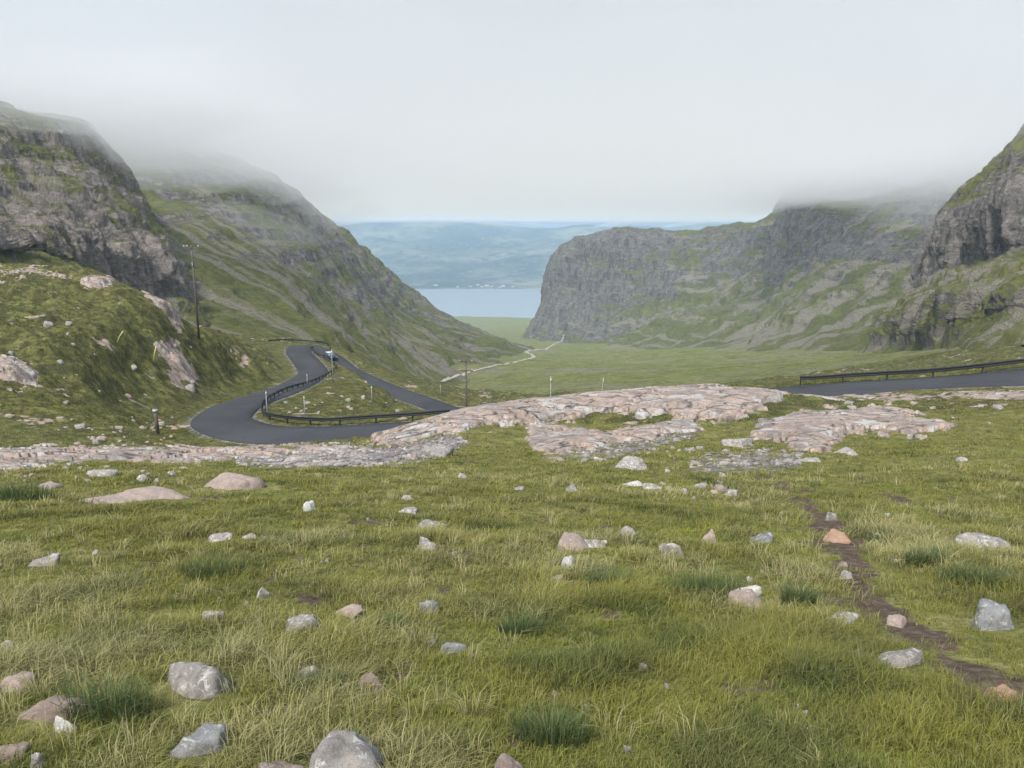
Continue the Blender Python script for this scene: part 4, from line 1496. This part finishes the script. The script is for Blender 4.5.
# ------------------------------------------------------------------ poles
def tele_pole(u, vb, vt, label, double=False):
    p = cast([(u, vb)])[0]
    s = spix(vt)
    top = CZ + s * p[1] - p[2]
    root = thing('utility_pole', label, 'utility pole', p)
    b = MB(); b.tube([(0, 0, -.5), (0, 0, top * .5), (0, 0, top)], [.16, .135, .11], 12); b.build('pole', M['wood'], root, True)
    levels = [top - .35] + ([top - 1.9] if double else [])
    for zz in levels:
        c = MB(); c.box((0, -.15, zz), (2.2, .11, .14)); arm = c.build('crossarm', M['wood'], root)
        for xx in (-1.0, 0.0, 1.0) if double else (-1.0, 1.0, -.55):
            k = MB(); k.tube([(xx, -.15, zz + .07), (xx, -.15, zz + .14), (xx, -.15, zz + .17), (xx, -.15, zz + .26), (xx, -.15, zz + .32)], [.02, .02, .08, .09, .05], 10)
            k.build('insulator', M['insul'], arm, True)
    if not double:
        k = MB(); k.box((0, -.2, top - 2.6), (.14, .1, .5)); k.build('bracket', M['galv'], root)
    return root


tele_pole(199, 338, 245, 'tall wooden utility pole with one crossarm on the left knoll')


def pole2():
    Y = 118
    x = (465 - 512) / F * Y * .995
    z = float(Hd(np.array([x]), np.array([Y]))[0])
    return x, Y, z


x2, Y2, z2 = pole2()
u2, v2_ = proj(x2, Y2, z2)


def tele_at(x, Y, z, vt, label):
    top = CZ + float(spix(vt)) * Y - z
    root = thing('utility_pole', label, 'utility pole', (x, Y, z))
    b = MB(); b.tube([(0, 0, -.5), (0, 0, top * .5), (0, 0, top)], [.17, .14, .12], 12); b.build('pole', M['wood'], root, True)
    for zz in (top - .25, top - 1.7):
        c = MB(); c.box((0, -.15, zz), (2.1, .12, .16)); arm = c.build('crossarm', M['wood'], root)
        for xx in (-.95, .95):
            k = MB(); k.tube([(xx, -.15, zz + .08), (xx, -.15, zz + .15), (xx, -.15, zz + .18), (xx, -.15, zz + .3)], [.02, .02, .08, .06], 8)
            k.build('insulator', M['insul'], arm, True)


tele_at(x2, Y2, z2, 360, 'dark utility pole with two crossarms behind the ridge outcrop')

M['reflect'] = simple('reflector_white', (.5, .5, .49), .3, .5)


def marker(u, vb, vt, label, mat='canepale', rad=.05, lean=0.0, Y=None, cat='marker pole', name='marker_pole', band=True):
    if Y is None:
        p = cast([(u, vb)])[0]
    else:
        x = (u - 512) / F * Y * .99
        p = np.array([x, Y, float(Hd(np.array([x]), np.array([float(Y)]))[0])])
    top = CZ + float(spix(vt)) * p[1] - p[2]
    root = thing(name, label, cat, p)
    b = MB(); b.tube([(0, 0, -.3), (lean * top * .5, 0, top * .5), (lean * top, 0, top)], [rad, rad, rad * .9], 10); b.build('shaft', M[mat], root, True)
    if band:
        k = MB(); k.tube([(lean * top * .86, 0, top * .86), (lean * top * .95, 0, top * .95)], rad * 1.25, 10); k.build('band', M['reflect'], root, True)


marker(257.5, 417, 391, 'pale snow pole at the tip of the hairpin barrier', Y=72)
marker(301, 388, 374, 'short pale snow pole behind the middle of the curving barrier', Y=113, rad=.06)
marker(327.5, 384, 349, 'tallest pale snow pole just in front of the dark car', Y=124, rad=.06)
marker(305, 416, 396, 'pale snow pole on the grass island just behind the barrier')
marker(372, 402, 386, 'pale snow pole near the right tip of the grass island', rad=.06)
marker(552, 392, 376, 'pale pole rising from behind the ridge outcrop', Y=95, rad=.06)
marker(601, 392, 377, 'faint pale pole behind the ridge outcrop with a bent top', Y=130, rad=.06, lean=.12)
marker(116, 341, 331, 'upper leaning yellow cane on the left knoll', 'yellow', .06, .75, band=False, cat='cane', name='cane')
marker(153, 361, 346, 'lower leaning yellow cane above the pink rock scar', 'yellow', .06, .3, band=False, cat='cane', name='cane')
marker(158, 434, 408, 'stout grey wooden post with pale top beside the rubble pile', 'wood', .11, -.03, cat='post', name='wooden_post')
marker(438, 402, 385, 'thin grey pole beside the lower road', Y=150, rad=.06)

# ------------------------------------------------------------------ car
def car():
    i = 21 * 12
    p = road[i]
    q = road[i + 3]
    rz = math.atan2(q[1] - p[1], q[0] - p[0])
    d = np.array([math.cos(rz), math.sin(rz)])
    root = thing('car', 'small dark blue car with pale roof rounding the upper hairpin', 'car', (p[0] + d[1] * .6, p[1] - d[0] * .6, p[2] + .06), rz)
    M['paint'] = simple('dark_blue_paint', (.03, .045, .075), .25, .6, .2, .1)
    M['roofw'] = simple('pale_roof_paint', (.55, .58, .60), .3, .5)
    M['glass'] = simple('car_glass', (.10, .13, .16), .08, .8)
    M['tyre'] = simple('tyre_rubber', (.02, .02, .02), .9, .2)
    M['lamp'] = simple('lamp_lens', (.8, .8, .78), .15, .6)
    M['tail'] = simple('tail_lens', (.4, .02, .02), .2, .6)

    def ring(x, w, z0, z1, r=.12):
        w /= 2
        return [(x, -w, z0 + r), (x, -w + r, z0), (x, w - r, z0), (x, w, z0 + r), (x, w, z1 - r), (x, w - r * .8, z1), (x, -w + r * .8, z1), (x, -w, z1 - r)]
    b = MB()
    b.loft([ring(-2.05, 1.5, .42, .85), ring(-1.95, 1.74, .28, .98), ring(-1.2, 1.8, .22, 1.0), ring(0, 1.8, .22, 1.0), ring(.9, 1.8, .22, .98), ring(1.8, 1.74, .26, .86), ring(2.05, 1.5, .38, .72)])
    body = b.build('body', M['paint'], root, True)
    g = MB()
    g.loft([ring(-1.75, 1.5, .93, 1.05, .05), ring(-1.35, 1.42, .93, 1.5, .1), ring(.25, 1.42, .93, 1.5, .1), ring(.95, 1.5, .93, 1.04, .05)])
    g.build('windows', M['glass'], root, True)
    r = MB(); r.loft([ring(-1.42, 1.3, 1.47, 1.56, .03), ring(-.6, 1.36, 1.48, 1.6, .03), ring(.25, 1.3, 1.47, 1.56, .03)]); r.build('roof', M['roofw'], root, True)
    for sx in (-1.25, 1.3):
        for sy in (-.82, .82):
            w = MB(); w.tube([(sx, sy - .11, .32), (sx, sy - .09, .32), (sx, sy + .09, .32), (sx, sy + .11, .32)], [.28, .32, .32, .28], 18)
            wo = w.build('wheel', M['tyre'], root, True)
            h = MB(); h.tube([(sx, sy - .12, .32), (sx, sy + .12, .32)], .17, 12); h.build('rim', M['galv'], wo)
    for sy in (-.6, .6):
        h = MB(); h.box((2.0, sy, .66), (.1, .34, .14)); h.build('headlight', M['lamp'], root)
        h = MB(); h.box((-2.02, sy * 1.05, .76), (.08, .22, .2)); h.build('tail_light', M['tail'], root)


car()

# ------------------------------------------------------------------ air: haze and hill fog
def vol(name, col, dens, aniso=0.0, absorb=(0, 0, 0)):
    t = NT(name)
    v = t.n('ShaderNodeVolumePrincipled')
    v.inputs['Color'].default_value = (*col, 1)
    v.inputs['Density'].default_value = dens
    v.inputs['Anisotropy'].default_value = aniso
    v.inputs['Absorption Color'].default_value = (*absorb, 1)
    t.l(v.outputs[0], t.out.inputs['Volume'])
    return t.mat


HAZE = 1.3e-4
b = MB()
b.box((0, 6350, -155), (21000, 12900, 790))
hz = b.build('haze', vol('air_haze', (.57, .78, 1.0), HAZE, .0))
tag(hz, kind='stuff')


def fog(name, base, dens, seed, amp):
    nx, ny = 170, 200
    X = np.sign(np.linspace(-1, 1, nx)) * np.abs(np.linspace(-1, 1, nx)) ** 2.0 * 8500
    Y = 125 + np.linspace(0, 1, ny) ** 2.2 * 9400
    XX, YY = np.meshgrid(X, Y)
    z0 = np.zeros_like(XX)
    k = np.clip(YY / 600, .35, 1)
    Z = base + amp * fbm(XX / 1500, YY / 1500, z0, 3, seed)

    top = 105.0
    n, m = XX.shape
    Vb = np.stack([XX, YY, Z], -1).reshape(-1, 3)
    Vt = np.stack([XX, YY, Z * 0 + top], -1).reshape(-1, 3)
    q = grid_faces(n, m)
    faces = [q[:, ::-1], q + n * m]
    idx = np.arange(n * m).reshape(n, m)
    for line, rev in ((idx[0], 0), (idx[-1], 1), (idx[:, 0], 1), (idx[:, -1], 0)):
        a, b_ = line[:-1], line[1:]
        w = np.stack([a, b_, b_ + n * m, a + n * m], 1)
        faces.append(w[:, ::-1] if rev else w)
    faces = np.vstack(faces)
    o = raw_mesh(name, np.vstack([Vb, Vt]), faces, np.full(len(faces), 4), vol(name, (.975, .986, 1.0), dens, -.1))
    tag(o, kind='stuff')


for i, (base, dens) in enumerate(((27, .0004), (35, .0005), (43, .0007), (51, .0009), (61, .0012), (72, .0018))):
    fog('low_cloud', base, dens, 606 + 7 * i, 9.0)


def mist(u, v, Y, rx, ry, rz_, dens, seed):
    x, y, z = wpt(u, v, Y)
    V, Fc = ico(4)
    n = fbm(V[:, 0] * 1.3 + seed, V[:, 1] * 1.3, V[:, 2] * 1.3, 4, seed)
    P = V * (1 + .38 * n)[:, None] * np.array([rx, ry, rz_])
    P[:, 2] += .18 * P[:, 0] * math.sin(seed)
    o = raw_mesh('mist', P + np.array([x, y, z]), Fc, np.full(len(Fc), 3), vol('mist', (.975, .986, 1.0), dens, -.1))
    tag(o, kind='stuff')


for a in ((140, 128, 440, 80, 60, 22, .0075, 1), (215, 158, 620, 95, 80, 24, .0030, 2), (262, 186, 740, 90, 80, 22, .0030, 3), (305, 203, 860, 90, 80, 26, .0034, 4), (245, 225, 600, 60, 60, 18, .0018, 5),
          (40, 92, 320, 75, 40, 14, .0070, 6), (105, 112, 370, 80, 50, 20, .0095, 7), (150, 150, 430, 60, 50, 16, .0040, 16), (190, 105, 700, 160, 100, 38, .0045, 14),
          (850, 172, 1080, 150, 110, 40, .0042, 8), (900, 182, 900, 130, 90, 32, .0038, 9), (955, 165, 700, 90, 70, 24, .0034, 10), (795, 180, 1300, 110, 100, 36, .0032, 11), (930, 215, 780, 80, 70, 18, .0014, 12),
          (700, 215, 1500, 160, 120, 18, .0010, 13), (870, 130, 1150, 260, 140, 60, .0040, 15),
          (372, 219, 7600, 420, 200, 26, .004, 21), (425, 217, 7400, 330, 200, 24, .004, 22), (468, 219, 7800, 380, 200, 30, .005, 23), (512, 220, 7300, 260, 180, 20, .004, 24), (560, 219, 7900, 460, 220, 26, .004, 25), (640, 220, 8200, 520, 220, 26, .004, 26), (705, 220, 7700, 420, 200, 24, .004, 27)):
    mist(*a)

# ------------------------------------------------------------------ light
SUN_EL, SUN_AZ = 50.0, -156.0      # azimuth measured from +Y towards +X
w = bpy.data.worlds.new('World')
scene.world = w
w.use_nodes = True
nt = w.node_tree
nt.nodes.clear()
out = nt.nodes.new('ShaderNodeOutputWorld')
bg = nt.nodes.new('ShaderNodeBackground')
sky = nt.nodes.new('ShaderNodeTexSky')
sky.sky_type = 'NISHITA'
sky.sun_disc = False
sky.sun_elevation = math.radians(SUN_EL)
sky.sun_rotation = math.radians(SUN_AZ)
tc = nt.nodes.new('ShaderNodeTexCoord')
nz = nt.nodes.new('ShaderNodeTexNoise')
mp = nt.nodes.new('ShaderNodeMapping')
mp.inputs['Scale'].default_value = (1, 1, 7)
nt.links.new(tc.outputs['Generated'], mp.inputs['Vector'])
nt.links.new(mp.outputs[0], nz.inputs['Vector'])
nz.inputs['Scale'].default_value = 5
nz.inputs['Detail'].default_value = 6
rp = nt.nodes.new('ShaderNodeValToRGB')
rp.color_ramp.elements[0].position = .40
rp.color_ramp.elements[0].color = (2.7, 3.2, 4.0, 1)
rp.color_ramp.elements[1].position = .62
rp.color_ramp.elements[1].color = (4.5, 5.0, 5.75, 1)
nt.links.new(nz.outputs['Fac'], rp.inputs[0])
mx = nt.nodes.new('ShaderNodeMix')
mx.data_type = 'RGBA'
mx.inputs[0].default_value = .85
nt.links.new(sky.outputs[0], mx.inputs[6])
nt.links.new(rp.outputs[0], mx.inputs[7])
nt.links.new(mx.outputs[2], bg.inputs[0])
bg.inputs[1].default_value = .1
nt.links.new(bg.outputs[0], out.inputs[0])

sd = bpy.data.lights.new('sun', 'SUN')
sd.energy = 2.7
sd.angle = math.radians(10)
sd.color = (1.0, .955, .89)
so = link(bpy.data.objects.new('sun', sd))
az = math.radians(SUN_AZ)
el = math.radians(SUN_EL)
d = Vector((math.sin(az) * math.cos(el), math.cos(az) * math.cos(el), math.sin(el)))
so.rotation_euler = (-d).to_track_quat('-Z', 'Y').to_euler()
so.location = (-30, -10, 60)

cam = bpy.data.cameras.new('camera')
cam.sensor_width = 36
cam.lens = F / 1024 * 36
cam.clip_start = .05
cam.clip_end = 40000
co = link(bpy.data.objects.new('camera', cam))
co.location = (0, 0, CZ)
co.rotation_euler = (math.pi / 2 - PITCH, 0, 0)
scene.camera = co

scene.view_settings.view_transform = 'Standard'
scene.view_settings.look = 'None'
scene.view_settings.exposure = 0.95
scene.view_settings.gamma = 1
scene.cycles.volume_bounces = 6
scene.cycles.max_bounces = 12
scene.cycles.transparent_max_bounces = 128
scene.cycles.diffuse_bounces = 3
scene.cycles.use_denoising = True
